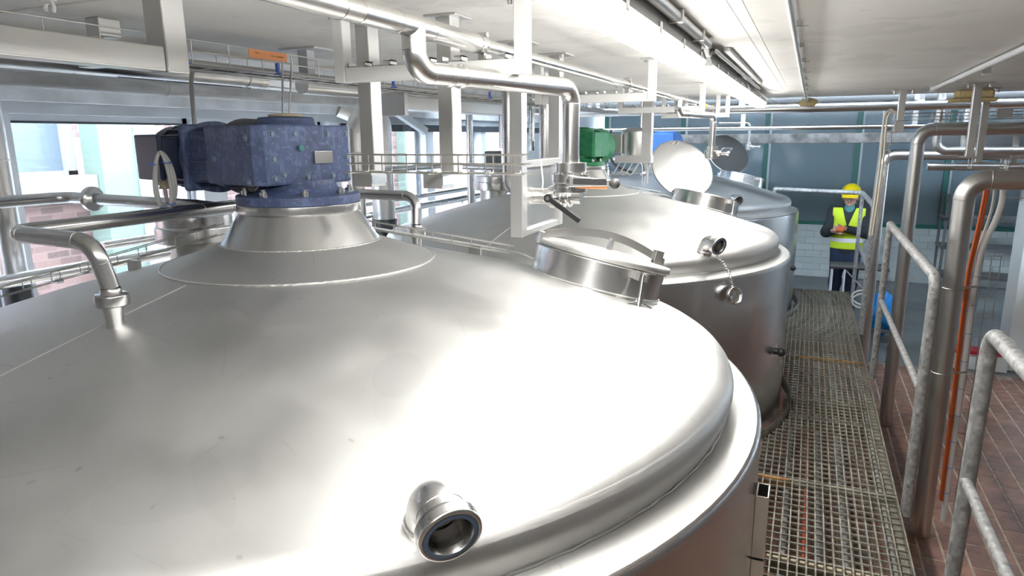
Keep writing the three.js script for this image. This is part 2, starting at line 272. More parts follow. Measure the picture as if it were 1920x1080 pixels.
for (let k = 0; k < 3; k++) {
  const z = TZ - k * TD, c = V(TX, 0, z);
  const t = thing('storage_tank', tankLabels[k], 'tank', [TX, FLOOR, z]);
  put('shell', lathe([[TR - .02, FLOOR], [TR, FLOOR + .01], [TR, .95], [TR - .001, .962], [TR - .005, .968], [TR - .012, .971]], 128, c), M.shell, t);
  put('shoulder', lathe([[TR - .012, .971], [TR - .03, .974], [1.32, .983], [1.3, .986]], 128, c), M.dome, t);
  const prof = [[1.3, .984], [1.302, .995], [1.308, 1.012], [1.314, 1.03], [1.3145, 1.046], [1.309, 1.062], [1.298, 1.076], [1.28, 1.088], [1.26, 1.0955]];
  for (let i = 0; i <= 14; i++) { const r = 1.24 - .832 * i / 14; prof.push([r, domeY(r)]); }
  put('dome', lathe(prof, 160, c), M.dome, t);
  put('upper_cone', lathe([[.41, 1.331], [.35, 1.352], [.24, 1.392]], 96, c), M.dome, t);
  put('collar', lathe([[.24, 1.391], [.236, 1.396], [.178, 1.487]], 96, c), M.collar, t);
  put('top_flange', lathe([[.1, 1.485], [.184, 1.485], [.186, 1.487], [.186, 1.508], [.184, 1.51], [.1, 1.51]], 96, c), M.steel, t);
  const bead = (r, y, w) => { const a = []; for (let i = 0; i < 220; i++) { const u = i / 220 * 2 * Math.PI, q = r + .0012 * Math.sin(i * 2.3) + .0008 * rnd(); a.push(V(TX + q * Math.sin(u), y + .0006 * Math.sin(i * 3.1), z + q * Math.cos(u))); } return tubeAlong(a, w, 6, true, 440); };
  put('weld_seam', bead(.409, 1.331, .0034), M.weld, t); put('weld_seam', bead(.24, 1.391, .0028), M.weld, t); put('weld_seam', bead(1.302, .988, .0026), M.weld, t);
  for (const deg of [-5, 168]) { const a = []; for (let i = 0; i <= 10; i++) { const r = .425 + .8 * i / 10; a.push(polar(k, deg + (deg === -5 ? -2.5 * i / 10 : 0), r).add(V(0, .0004, 0))); } put('weld_seam', tubeAlong(a, .0016, 6), M.weld, t); }
  // elbow spout
  {
    const f = domeFrame(k, [47.6, 50, 41][k], 1.268), P = (u, v) => f.p.clone().addScaledVector(f.n, u).addScaledVector(f.d, v), arc = [];
    for (let i = 0; i <= 12; i++) { const a = i / 12 * Math.PI / 2; arc.push(P(.018 + .046 * Math.sin(a), .046 - .046 * Math.cos(a))); }
    const s = put('spout', [cyl(P(-.02, 0), P(.019, 0), .0385, 32), tubeAlong(arc, .0385, 32, false, 24), cyl(P(.064, .043), P(.064, .072), .0388, 32, .0388, true), torus(P(.064, .046), f.d, .0385, .0012, 32, 6), cyl(P(.064, .045), P(.064, .08), .0345, 32, .0345, true)], M.steel, t);
    put('threaded_rim', latheAlong([[.036, 0], [.046, .002], [.0495, .005], [.0475, .008], [.0497, .011], [.0475, .014], [.0497, .017], [.0475, .02], [.0495, .023], [.0485, .027], [.044, .0285], [.043, .026], [.0355, .026], [.034, .0]], P(.064, .066), f.d, 48), M.steel, s);
    put('gasket', latheAlong([[.035, 0], [.043, 0], [.043, .002], [.035, .002]], P(.064, .0915), f.d, 40), M.seal, s);
    put('weld_seam', torus(P(.004, 0), f.n, .0395, .003, 40, 6), M.weld, s);
    put('bore', latheAlong([[.034, 0], [.033, .022], [.024, .036], [1e-4, .042]], P(.064, .04), f.d.clone().negate(), 30), M.steel, s);
  }
  // manway hatch
  {
    const f = domeFrame(k, 132.6, 1.02), P = (u, v, w = 0) => f.p.clone().addScaledVector(f.n, u).addScaledVector(f.d, v).addScaledVector(f.s, w);
    const neck = put('hatch_neck', [latheAlong([[.242, -.07], [.24, 0], [.238, .092], [.241, .094], [.245, .094], [.245, .099], [.232, .099], [.232, -.03]], f.p, f.n, 64)], M.steel, t);
    put('weld_seam', torus(P(.002, 0), f.n, .242, .003, 60, 6), M.weld, neck);
    // directions seen on the shut hatch: the clamp sits on the walkway side
    const cl = V(.93, 0, .37).projectOnPlane(f.n).normalize(), sd = f.n.clone().cross(cl);
    const Q = (u, a, b) => f.p.clone().addScaledVector(f.n, u).addScaledVector(cl, a).addScaledVector(sd, b);
    let lid, lc, ln;
    if (k === 0) {
      lc = P(.116, 0); ln = f.n; lid = put('hatch_lid', lidGeos(lc, ln), M.dome, t);
      const st = V(.84, 0, -.54).projectOnPlane(f.n).normalize(), arch = [], top = V(0, 0, 0);
      const up = (x) => .135 + .05 * Math.cos(x / .235 * Math.PI / 2), sg = [];
      const S = (x, h, w) => f.p.clone().addScaledVector(f.n, h).addScaledVector(st, x).addScaledVector(f.n.clone().cross(st), w);
      for (let i = -10; i < 10; i++) { const x0 = i * .023, x1 = (i + 1) * .023; const g = new THREE.BufferGeometry(); const q = []; for (const [x, h] of [[x0, up(x0)], [x1, up(x1)]]) for (const [dh, w] of [[-.014, -.004], [.014, -.004], [.014, .004], [-.014, .004]]) q.push(S(x, h + dh, w - .03)); 
        const idx = [0, 1, 5, 0, 5, 4, 1, 2, 6, 1, 6, 5, 2, 3, 7, 2, 7, 6, 3, 0, 4, 3, 4, 7, 0, 3, 2, 0, 2, 1, 4, 5, 6, 4, 6, 7], pos = []; for (const v of idx) pos.push(q[v].x, q[v].y, q[v].z); g.setAttribute('position', new THREE.Float32BufferAttribute(pos, 3)); g.computeVertexNormals(); sg.push(flat(g)); }
      put('strap', sg, M.matt, lid);
      put('strap_bracket', [bxOn(S(.012, .155, -.03), st, f.n, .016, .05, .022), cyl(S(.012, .17, -.045), S(.012, .17, -.015), .006, 12)], M.matt, lid);
      put('strap_bracket', [bxOn(S(.2, .15, -.045), st, f.n, .03, .05, .005), bxOn(S(.2, .15, -.015), st, f.n, .03, .05, .005)], M.matt, lid);
      put('hinge', [bxOn(S(-.238, .12, -.03), st, f.n, .03, .04, .05), cyl(S(-.238, .135, -.06), S(-.238, .135, .0), .008, 12)], M.matt, lid);
    } else {
      ln = V(.52, .56, .643).normalize();
      const tgt = k === 1 ? V(-.9, 1.45, -5.42) : V(-.865, 1.49, -8.25);
      lc = tgt; lid = put('hatch_lid', lidGeos(lc, ln.clone().negate()), k === 1 ? M.collar : M.matt, t);
      const low = V(0, -1, 0).projectOnPlane(ln).normalize();
      put('hinge', [cyl(lc.clone().addScaledVector(low, .24), f.p.clone().addScaledVector(f.n, .08).addScaledVector(lc.clone().sub(f.p)  .setY(0).normalize(), .24), .012, 12)], M.matt, lid);
      const side = low.clone().cross(ln); const H = (a, b, h) => lc.clone().addScaledVector(low, a).addScaledVector(side, b).addScaledVector(ln, h);
      if (k === 1) put('latch_lug', [cyl(H(-.232, -.02, .0), H(-.232, -.02, .035), .006, 10), cyl(H(-.232, .02, .0), H(-.232, .02, .035), .006, 10)], M.matt, lid);
      else put('handle', bentTube([H(-.06, -.06, .01), H(-.06, -.06, .04), H(-.06, .06, .04), H(-.06, .06, .01)], .006, .01), M.steel, lid);
    }
    // swing bolt clamp with wing nut
    const az = k === 0 ? .36 : .3, D = (u, r, w = 0) => { const d = cl.clone().applyAxisAngle(f.n, -az), e = f.n.clone().cross(d); return f.p.clone().addScaledVector(f.n, u).addScaledVector(d, r).addScaledVector(e, w); };
    const dd = cl.clone().applyAxisAngle(f.n, -az);
    const b = put('clamp', [bxOn(D(.082, .252), dd, f.n, .03, .026, .04), bxOn(D(.082, .272, .016), dd, f.n, .03, .03, .006), bxOn(D(.082, .272, -.016), dd, f.n, .03, .03, .006)], M.matt, t);
    put('swing_bolt', cyl(D(.09, .277), D(-.02, .299), .006, 12), M.steel, b);
    put('wing_nut', [cyl(D(.012, .292), D(-.006, .2955), .013, 14), cyl(D(.0, .294), D(-.016, .299, .052), .005, 8), cyl(D(.0, .294), D(-.016, .299, -.052), .005, 8)], M.steel, b);
    // lid switch on its post
    const e = cl.clone().negate(), E2 = (u, r, w = 0) => f.p.clone().addScaledVector(f.n, u).addScaledVector(e, r).addScaledVector(sd, w);
    const sw = put('switch_post', [bxOn(E2(.045, .262), e, f.n, .006, .13, .03), bxOn(E2(.108, .25), e, f.n, .03, .006, .03)], M.steel, t);
    put('lid_switch', [bxOn(E2(.075, .278), e, f.n, .024, .028, .024), bxOn(E2(.04, .278), e, f.n, .024, .028, .024)], M.white, sw);
    put('blue_band', bxOn(E2(.058, .278), e, f.n, .022, .006, .022), M.tie, sw);
  }
  // flanged inlet on the window side of the dome
  {
    const p = polar(k, -111, .83), s = put('inlet_neck', cyl(V(p.x, p.y - .05, p.z), V(p.x, 1.312, p.z), .105, 40), M.matt, t);
    put('inlet_flange', lathe([[.105, 1.31], [.15, 1.31], [.153, 1.313], [.153, 1.365], [.148, 1.372], [.144, 1.375], [.144, 1.412], [.138, 1.416], [1e-4, 1.42]], 56, V(p.x, 0, p.z)), M.steel, s);
    if (k === 1) { put('gauge_box', [bx(p.x - .05, p.x + .05, 1.5, 1.6, p.z - .05, p.z + .05, .006)], M.darkGrey, s); put('gauge_stem', [cyl(V(p.x, 1.41, p.z), V(p.x, 1.5, p.z), .06, 24), cyl(V(p.x, 1.47, p.z), V(p.x, 1.49, p.z), .085, 24)], M.steel, s); }
  }
  if (k === 0) for (const [deg, y0, y1] of [[90, .65, .82], [90.5, .44, .635]]) {
    const a = deg * Math.PI / 180, o = V(Math.sin(a), 0, Math.cos(a)), tn = V(o.z, 0, -o.x), q = polar(0, deg, TR + .012, 0), B = (u, w, h) => q.clone().addScaledVector(o, u).addScaledVector(tn, w).setY(h);
    const ym = (y0 + y1) / 2, hh = y1 - y0;
    put('pocket_bracket', [bxOn(B(.017, 0, ym), o, UPV, .003, hh, .07), bxOn(B(-.01, 0, ym), o, UPV, .003, hh, .07), bxOn(B(.003, .035, ym), o, UPV, .03, hh, .003), bxOn(B(.003, -.035, ym), o, UPV, .03, hh, .003)], M.shell, t);
  }
  put('shell_knob', [cyl(polar(k, 75, TR - .005, .45), polar(k, 75, TR + .035, .45), .02, 16), ball(polar(k, 75, TR + .04, .45), .026)], M.black, t);
}
function bxOn(c, ax, ay, lx, ly, lz) {      // box of size lx, ly, lz along directions ax, ay and their normal
  const x = ax.clone().normalize(), y = ay.clone().projectOnPlane(x).normalize(), z = x.clone().cross(y), g = flat(new THREE.BoxGeometry(lx, ly, lz));
  return g.applyMatrix4(new THREE.Matrix4().makeBasis(x, y, z).setPosition(c));
}
// dust cap on its chain, hanging from the second tank's spout
{
  const f = domeFrame(1, 50, 1.268), a = f.p.clone().addScaledVector(f.n, .02).addScaledVector(f.d, .075), end = V(-.325, .875, -3.69);
  const g = thing('spout_cap', 'round steel dust cap hanging on a chain from an elbow spout', 'cap', end.toArray());
  const links = [], n = 16; for (let i = 0; i < n; i++) { const u = i / (n - 1), p = a.clone().lerp(end.clone().add(V(0, .05, 0)), u); p.x += .025 * Math.sin(u * 3.1); p.z += .02 * Math.sin(u * 3.1); links.push(torus(p, i % 2 ? V(1, 0, .3) : V(.2, 0, 1), .0075, .002, 12, 5).scale(1, 1, 1)); }
  put('chain', links, M.steel, g);
  const d = V(.75, .25, .6).normalize();
  put('cap_body', latheAlong([[1e-4, .0], [.04, .002], [.046, .006], [.047, .03], [.041, .031], [.04, .012], [1e-4, .01]], end, d, 36), M.steel, g);
}
// ---------------------------------------------------------------- agitator drives
function mirror(g) {
  g = flat(g).scale(-1, 1, 1);
  for (const n of Object.keys(g.attributes)) { const t = g.attributes[n], w = t.itemSize, a = t.array; for (let i = 0; i < t.count; i += 3) for (let j = 0; j < w; j++) { const q = (i + 1) * w + j, r = (i + 2) * w + j, v = a[q]; a[q] = a[r]; a[r] = v; } }
  return g;
}
function drive(k, label, turn, paint, dark, detailed, sc = 1) {
  // local axes: x runs along the cover plate, z away from the plate towards the motor, y up
  const g = thing('agitator_drive', label, 'gear motor', [TX, 1.51, TZ - k * TD], undefined, turn); g.scale.setScalar(sc);
  const A = (n, geo, m, p) => add(n, mirror(Array.isArray(geo) ? join(geo) : geo), m, p);
  A('base_flange', lathe([[.05, 0], [.183, 0], [.185, .002], [.185, .024], [.182, .027], [.12, .03], [.05, .03]], 64), detailed ? M.blue : paint, g);
  A('pedestal', lathe([[.16, .028], [.13, .034], [.115, .05], [.11, .07]], 48), paint, g);
  for (let i = 0; i < 8; i++) { const a = i / 8 * Math.PI * 2 + .3, x = .155 * Math.cos(a), z = .155 * Math.sin(a); const b = A('bolt', [flat(new THREE.CylinderGeometry(.0125, .0125, .012, 6)).translate(x, .034, z), flat(new THREE.CylinderGeometry(.007, .007, .01, 10)).translate(x, .043, z)], M.steel, g); }
  // gearbox: chamfered block
  const s = new THREE.Shape(); const W0 = -.175, W1 = .145, c = .022; s.moveTo(W0 + c, -.075); s.lineTo(W1 - .012, -.075); s.lineTo(W1, -.063); s.lineTo(W1, .2); s.lineTo(W1 - c, .22); s.lineTo(W0 + c, .22); s.lineTo(W0, .2); s.lineTo(W0, -.075 + c); s.closePath();
  const body = flat(new THREE.ExtrudeGeometry(s, { depth: .16, bevelEnabled: true, bevelSize: .006, bevelThickness: .006, bevelSegments: 2 })).rotateX(Math.PI / 2).translate(0, .225, 0);
  const gb = A('gearbox', body, paint, g);
  const bolts = [[-.13, .2], [-.055, .2], [.06, .2], [.128, .2], [-.13, .13], [-.1, .085], [.128, .13], [-.13, .075], [-.02, .075], [.07, .075], [.128, .075]];
  for (const [x, y] of bolts) A('cover_bolt', [flat(new THREE.CylinderGeometry(.0055, .006, .007, 12)).rotateX(Math.PI / 2).translate(x, y + .005, -.084), torus(V(x, y + .005, -.0815), V(0, 0, 1), .0085, .002, 18, 6)], detailed ? M.chalk : paint, gb);
  for (const [z, y] of [[-.03, .19], [-.03, .065], [.155, .13]]) A('side_bolt', [flat(new THREE.CylinderGeometry(.0055, .0055, .008, 12)).rotateZ(Math.PI / 2).translate(W0 - .007, y + .005, z), torus(V(W0 - .006, y + .005, z), V(1, 0, 0), .0085, .002, 18, 6)], detailed ? M.chalk : paint, gb);
  if (detailed) {
    A('name_plate', bx(.005, .07, .118, .155, -.0885, -.0805, .001), M.steel, gb);
    A('oil_plug', [flat(new THREE.CylinderGeometry(.008, .01, .01, 6)).rotateX(Math.PI / 2).translate(-.04, .165, -.086)], M.teal, gb);
  }
  A('top_cover', lathe([[.11, .222], [.108, .23], [.085, .236], [.085, .25], [.08, .256], [.02, .258]], 40).translate(.005, 0, .05), paint, gb);
  A('top_ring', lathe([[.03, .256], [.05, .257], [.052, .264], [.03, .268]], 36).translate(.005, 0, .05), detailed ? M.beige : dark, gb);
  // arm towards the motor
  const s2 = new THREE.Shape(); s2.moveTo(.15, .055); s2.lineTo(.26, .075); s2.lineTo(.335, .06); s2.lineTo(.335, .215); s2.lineTo(.3, .2); s2.lineTo(.2, .178); s2.lineTo(.185, .215); s2.lineTo(.15, .215); s2.closePath();
  const arm = flat(new THREE.ExtrudeGeometry(s2, { depth: .16, bevelEnabled: true, bevelSize: .006, bevelThickness: .006, bevelSegments: 2 })).rotateY(-Math.PI / 2).translate(.0, 0, 0);
  A('gear_arm', arm, paint, g);
  A('arm_rib', [bx(-.172, -.166, .12, .128, .2, .33, .002), bx(-.172, -.166, .09, .096, .2, .33, .002)], paint, g);
  A('adapter_flange', [flat(new THREE.CylinderGeometry(.115, .115, .03, 40)).rotateX(Math.PI / 2).translate(-.075, .135, .345), bx(-.19, .04, .03, .24, .33, .352, .02)], paint, g);
  A('input_housing', [flat(new THREE.CylinderGeometry(.128, .12, .15, 44)).rotateX(Math.PI / 2).translate(.03, .132, .25)], dark, g);
  // motor
  const mt = A('motor', [flat(new THREE.CylinderGeometry(.098, .098, .18, 40)).rotateX(Math.PI / 2).translate(-.075, .135, .45), flat(new THREE.CylinderGeometry(.104, .104, .06, 40)).rotateX(Math.PI / 2).translate(-.075, .135, .57), ball(V(-.075, .135, .6), .103, 1, 1, .3)], detailed ? M.navy : paint, g);
  const fins = []; for (let i = 0; i < 22; i++) { const a = i / 22 * Math.PI * 2; fins.push(bx(-.0025, .0025, .094, .108, -.09, .09).rotateZ(a).translate(-.075, .135, .45)); }
  A('cooling_fins', fins, detailed ? M.navy : paint, mt);
  A('terminal_box', [bx(-.235, -.165, .075, .2, .37, .52, .008), bx(-.25, -.232, .066, .209, .362, .528, .006)], detailed ? M.navy : paint, mt);
  if (detailed) {
    A('cable_gland', [flat(new THREE.CylinderGeometry(.02, .02, .03, 6)).translate(-.2, .062, .46), flat(new THREE.CylinderGeometry(.014, .017, .015, 12)).translate(-.2, .042, .46)], M.beige, mt);
  }
  return g;
}
drive(0, 'worn navy blue gear motor with chalky bolts and a blank metal plate', 254 * Math.PI / 180, M.blue, M.umber, true);
drive(1, 'green gear motor with chipped paint on the tank whose open lid is shiny', 175 * Math.PI / 180, M.greenPaint, M.greenPaint, false, .95);
drive(2, 'bright blue gear motor on the tank nearest the green framed windows', 175 * Math.PI / 180, M.bluePaint, M.bluePaint, false, .95);
// ---------------------------------------------------------------- fluorescent lights
const LX = -.37;
[[.79, 'fluorescent batten of the row straight above the walkway entrance'], [-.84, 'first fluorescent batten of the row, above the tank with the navy drive'], [-2.5, 'middle fluorescent batten of the row, behind the white junction box'], [-4.09, 'last fluorescent batten of the row, ending towards the far windows']].forEach(([z0, label]) => {
  const g = thing('fluorescent_light', label, 'light', [LX, CEIL, z0 - .78], 'fluorescent battens along the ceiling'), z1 = z0 - 1.52;
  put('housing', [bx(LX - .028, LX + .028, 1.955, 1.985, z1 + .02, z0 - .02, .006), prism([[-.041, 1.936], [.041, 1.936], [.03, 1.962], [-.03, 1.962]], z1, z0)], M.housing, g);
  put('mounting_foot', [bx(LX - .02, LX + .02, 1.984, CEIL, z0 - .3, z0 - .26), bx(LX - .02, LX + .02, 1.984, CEIL, z1 + .26, z1 + .3)], M.housing, g);
  const lens = put('lens', [prism([[-.037, 1.936], [.037, 1.936], [.0365, 1.916], [.03, 1.902], [-.03, 1.902], [-.0365, 1.916]], z1 + .006, z0 - .006)], new THREE.MeshStandardMaterial({ color: rgb(.9, .9, .88), roughness: .3, emissive: TUBE_COLOR, emissiveIntensity: 15 }), g);
  for (const z of [z0 + .001, z1 - .001]) put('end_cap', prism([[-.03, 1.97], [.03, 1.97], [.043, 1.936], [.042, 1.93], [-.042, 1.93], [-.043, 1.936]], z - .006, z + .006), M.housing, g);
  for (let i = 0; i < 5; i++) for (const s of [-1, 1]) put('clip', bx(LX + s * .041 - .003, LX + s * .041 + .003, 1.925, 1.95, z0 - .16 - i * .31 - .01, z0 - .16 - i * .31 + .01, .002), M.steel, g);
  const l = new THREE.RectAreaLight(TUBE_COLOR, TUBE, .058, 1.5); l.name = 'tube_light'; l.position.set(0, 1.898 - CEIL, 0); l.rotation.x = -Math.PI / 2; g.add(l);
});
function prism(p, z0, z1) { const s = new THREE.Shape(p.map(([x, y]) => new THREE.Vector2(x + LX, y))); return flat(new THREE.ExtrudeGeometry(s, { depth: Math.abs(z1 - z0), bevelEnabled: false })).translate(0, 0, Math.min(z0, z1)); }
// ---------------------------------------------------------------- ceiling conduits and boxes
{
  const g = thing('junction_box', 'white plastic junction box on the ceiling between two fluorescent battens', 'junction box', [LX, CEIL, -2.46]);
  put('box_body', bx(LX - .045, LX + .04, 1.958, CEIL, -2.5, -2.42, .006), M.white, g);
  put('cable_entry', cyl(V(LX + .042, 1.972, -2.44), V(LX + .055, 1.972, -2.44), .008, 14), M.black, g);
  const c = thing('light_conduit', 'grey conduit pipe running beside the fluorescent battens', 'conduit', [-.32, CEIL, -3]);
  put('pipe', cyl(V(-.325, 1.984, .4), V(-.325, 1.984, -2.34), .014, 16), M.frame, c);
  put('pipe', cyl(V(-.318, 1.978, -2.5), V(-.318, 1.978, -4.6), .007, 14), M.frame, c);
  put('channel', bx(-.305, -.283, 1.986, CEIL, -4.3, -2.6, .003), M.housing, c);
  for (let i = 0; i < 6; i++) put('saddle', bx(-.343, -.307, 1.968, CEIL, -.35 - i * .36, -.335 - i * .36, .002), M.frame, c);
  const d = thing('ceiling_conduit', 'thin straight conduit clipped along the bare ceiling over the walkway', 'conduit', [-.068, CEIL, -3]);
  put('pipe', cyl(V(-.068, 1.988, .6), V(-.068, 1.988, -4.9), .0085, 14), M.frame, d);
  put('pipe', tubeAlong([V(-.068, 1.988, -4.9), V(-.066, 1.986, -5.4), V(-.06, 1.975, -5.9), V(-.055, 1.96, -6.15)], .0085, 12), M.frame, d);
  for (let i = 0; i < 11; i++) put('clip', [bx(-.062, -.045, 1.985, CEIL, -.6 - i * .5, -.588 - i * .5, .001), cyl(V(-.05, 1.985, -.594 - i * .5), V(-.03, 1.985, -.594 - i * .5), .002, 6)], M.steel, d);
  const lump = (name, c0, label, sx, sy, sz, s0) => { const q = new THREE.IcosahedronGeometry(1, 3), p = q.attributes.position; for (let i = 0; i < p.count; i++) { const f = .75 + .5 * fbm((p.getX(i) + 2) * .21, (p.getY(i) + p.getZ(i) + 4) * .17, 8, 3, s0); p.setXYZ(i, p.getX(i) * sx * f + c0.x, p.getY(i) * sy * f + c0.y, p.getZ(i) * sz * f + c0.z); } q.computeVertexNormals(); return single(name, flat(q), M.yellowFoam, label, 'foam'); };
  lump('sealing_foam', V(-.05, 1.955, -6.2), 'small lump of yellow sealing foam where the thin conduit meets the beam', .07, .035, .06, 5);
  // yellow foam block at the beam
  single('foam_strip', [bx(.86, 1.08, 1.925, 1.985, -5.62, -5.5, .02), bx(.83, 1.1, 1.905, 1.93, -5.62, -5.5, .01)], M.yellowFoam, 'long strip of yellow foam behind the tall ceiling post', 'foam');
  const e = thing('ceiling_rail', 'slanting pale surface conduit on the ceiling above the handrail', 'conduit', [.66, CEIL, -4]);
  put('pipe', cyl(V(.69, 1.98, -5.25), V(.625, 1.98, -2.2), .0125, 16), M.pale, e);
  for (const z of [-5.25, -3.9, -2.95]) put('clip', bx(.69 - (z + 5.25) * -.0213 - .016, .69 - (z + 5.25) * -.0213 + .016, 1.962, CEIL, z - .01, z + .01, .002), M.pale, e);
  const loop = single('drooping_cable', tubeAlong([V(-.33, 1.97, -4.6), V(-.3, 1.95, -5.3), V(-.22, 1.93, -5.8), V(-.12, 1.95, -5.9), V(-.07, 1.985, -5.6)], .004, 8), M.cable, 'thin cable drooping from the last batten to the thin conduit', 'cable');
}
// ---------------------------------------------------------------- U-shaped ceiling hangers, main pipe, branch pipes with valves
const HZ = [-1.47, -2.83, -4.22, -5.55];
HZ.forEach((z, i) => {
  const g = thing('pipe_hanger', ['white U-shaped pipe hanger nearest the navy drive, the branch pipe under its beam', 'white U-shaped pipe hanger behind the first lever valve', 'white U-shaped pipe hanger over the green drive', 'white U-shaped pipe hanger with twin posts at the end of the battens'][i], 'hanger', [-.84, CEIL, z], 'pipe hangers under the ceiling');
  const a = -1.095, b = -.585, w = .03;
  put('post', bx(a, a + w, 1.836, CEIL, z - .018, z + .018, .003), M.white, g); put('post', bx(b - w, b, 1.836, CEIL, z - .018, z + .018, .003), M.white, g);
  if (i === 3) put('post', bx(b - .1, b - .07, 1.836, CEIL, z - .018, z + .018, .003), M.white, g);
  put('beam', bx(a + w, b - w, 1.836, 1.87, z - .016, z + .016, .003), M.white, g);
  for (const x of [a + .015, b - .015]) put('ceiling_plate', [bx(x - .04, x + .04, CEIL - .006, CEIL, z - .04, z + .04, .002), cyl(V(x - .03, CEIL - .014, z), V(x - .03, CEIL - .004, z), .006, 8), cyl(V(x + .032, CEIL - .014, z), V(x + .032, CEIL - .004, z), .006, 8)], M.frame, g);
  for (const x of [-1.03, -.96, -.85, -.77, -.66]) put('saddle_clip', [bx(x - .026, x + .026, 1.87, 1.873, z - .014, z + .014), bx(x - .026, x - .023, 1.87, 1.882, z - .014, z + .014), bx(x + .006, x + .026, 1.88, 1.883, z - .014, z + .014), bx(x + .023, x + .026, 1.87, 1.883, z - .014, z + .014)], M.frame, g);
});
{
  const g = thing('main_pipe', 'long shiny supply pipe lying along the U-shaped hangers under the ceiling', 'pipe', [-.7, 1.9, -2.5]);
  put('pipe', cyl(V(-.70, 1.905, 1.2), V(-.70, 1.905, -1.0), .0205, 26), M.matt, g);
  put('pipe', cyl(V(-.70, 1.905, -1.0), V(-.70, 1.905, -1.46), .0205, 26), M.shiny, g);
  put('pipe', cyl(V(-.70, 1.905, -1.46), V(-.70, 1.905, -5.9), .0145, 20), M.shiny, g);
  for (const z of [-.95, -1.0, -1.115, -1.235]) put('weld_ring', torus(V(-.70, 1.905, z), V(0, 0, 1), .0205, .0011, 30, 6), M.shiny, g);
  put('reducer', cyl(V(-.70, 1.905, -1.44), V(-.70, 1.905, -1.475), .022, 26, .0155), M.shiny, g);
  for (const z of HZ) put('pipe_clamp', [torus(V(-.70, 1.905, z), V(0, 0, 1), .0175, .004, 24, 6), bx(-.708, -.692, 1.87, 1.89, z - .004, z + .004), bx(-.715, -.685, 1.92, 1.93, z - .006, z + .006)], M.shiny, g);
  put('yellow_band', cyl(V(-.70, 1.905, -5.02), V(-.70, 1.905, -5.1), .0149, 20), M.helmet, g);
}
function branch(k, label, vlabel, r, withLever) {
  const dz = -k * TD, vx = -.578, vz = -1.745 + dz, x0 = -.70, z0 = -1.175 + dz, y = 1.823;
  const g = thing('branch_pipe', label, 'pipe', [vx, 1.62, vz]);
  const pts = k < 2 ? [V(x0, 1.9, z0), V(x0, y, z0), V(vx, y, vz), V(vx, 1.628, vz)] : [V(-.86, y, z0 - .4), V(vx, y, vz), V(vx, 1.6, vz)];
  if (k < 2) {
    const dir = V(vx - x0, 0, vz - z0).normalize();
    run(g, [pts[0], V(x0, y, z0).add(V(0, 0, 0)), pts[2], pts[3]], r, .04, M.shiny);
    for (const q of [.09, .13]) put('union_ring', latheAlong([[r, 0], [r + .002, .002], [r + .002, .012], [r, .014]], V(x0, y, z0).addScaledVector(dir, q), dir, 26), M.shiny, g);
    put('tee_collar', [cyl(V(x0, 1.9, z0), V(x0, 1.862, z0), r * 1.01, 24), torus(V(x0, 1.864, z0), V(0, 1, 0), r, .0012, 24, 6)], M.shiny, g);
  } else run(g, pts, r, .04, M.shiny);
  // butterfly valve
  const v = thing('lever_valve', vlabel, 'valve', [vx, 1.56, vz]);
  const R = r / .0165, ring = (n, a, b, ra, rb = ra, m = M.shiny) => put(n, cyl(V(vx, a, vz), V(vx, b, vz), ra * R, 36, rb * R), m, v);
  ring('ferrule', 1.655, 1.63, .0172, .017); ring('union_nut', 1.634, 1.61, .031); ring('liner', 1.611, 1.603, .024);
  const body = ring('valve_body', 1.604, 1.585, .0365); put('body_flange', [cyl(V(vx, 1.583, vz), V(vx, 1.574, vz), .034 * R, 36), torus(V(vx, 1.5845, vz), V(0, 1, 0), .0345 * R, .0016, 36, 6)], M.shiny, v);
  put('threaded_end', lathe([[.02, 1.555], [.031, 1.556], [.0325, 1.559], [.031, 1.562], [.0325, 1.565], [.031, 1.568], [.0325, 1.571], [.031, 1.575]].map(([a, b]) => [a * R, b]), 36, V(vx, 0, vz)), M.shiny, v);
  for (let i = 0; i < 6; i++) { const a = i * Math.PI / 3 + .2, x = vx + .033 * R * Math.cos(a), z = vz + .033 * R * Math.sin(a); put('bolt', cyl(V(x, 1.602, z), V(x, 1.611, z), .005, 6), M.shiny, v); put('nut', cyl(V(x, 1.566, z), V(x, 1.576, z), .005, 6), M.shiny, v); }
  if (withLever) {
    const d = V(.985, -.02, -.17).normalize(), n = V(.3, 0, .95), s = V(vx, 1.59, vz).addScaledVector(n, .042);
    put('hub', [cyl(s.clone().addScaledVector(n, -.012), s.clone().addScaledVector(n, .016), .014, 24), ball(s.clone().addScaledVector(n, .016), .013, 1, 1, .4)], M.shiny, v);
    const a = s.clone().addScaledVector(n, .012), lever = new THREE.Shape(); lever.moveTo(0, -.013); lever.lineTo(.1, -.0085); lever.lineTo(.1, .004); lever.lineTo(0, .012); lever.closePath();
    const lg = flat(new THREE.ExtrudeGeometry(lever, { depth: .008, bevelEnabled: true, bevelSize: .002, bevelThickness: .002, bevelSegments: 2 })); const y = V(0, 1, 0).projectOnPlane(d).normalize();
    lg.applyMatrix4(new THREE.Matrix4().makeBasis(d, y, d.clone().cross(y)).setPosition(a));
    const L = put('lever', lg, M.shiny, v);
    put('lever_inlay', bxOn(a.clone().addScaledVector(d, .052).addScaledVector(d.clone().cross(y), .011), d, y, .085, .015, .003), M.black, L);
    put('lock_lever', [bxOn(a.clone().addScaledVector(d, .06).addScaledVector(y, -.0155), d, y, .07, .006, .008)], M.tagOrange, L);
    put('ball_knob', [ball(a.clone().addScaledVector(d, .114).addScaledVector(y, -.004), .0135)], M.knob, L);
  } else { const n = V(.95, 0, .3); put('lever', [cyl(V(vx, 1.59, vz), V(vx, 1.59, vz).addScaledVector(n, .11), .008, 12), ball(V(vx, 1.59, vz).addScaledVector(n, .11), .014), ball(V(vx, 1.59, vz).addScaledVector(n, .05), .017)], M.shiny, v); }
}
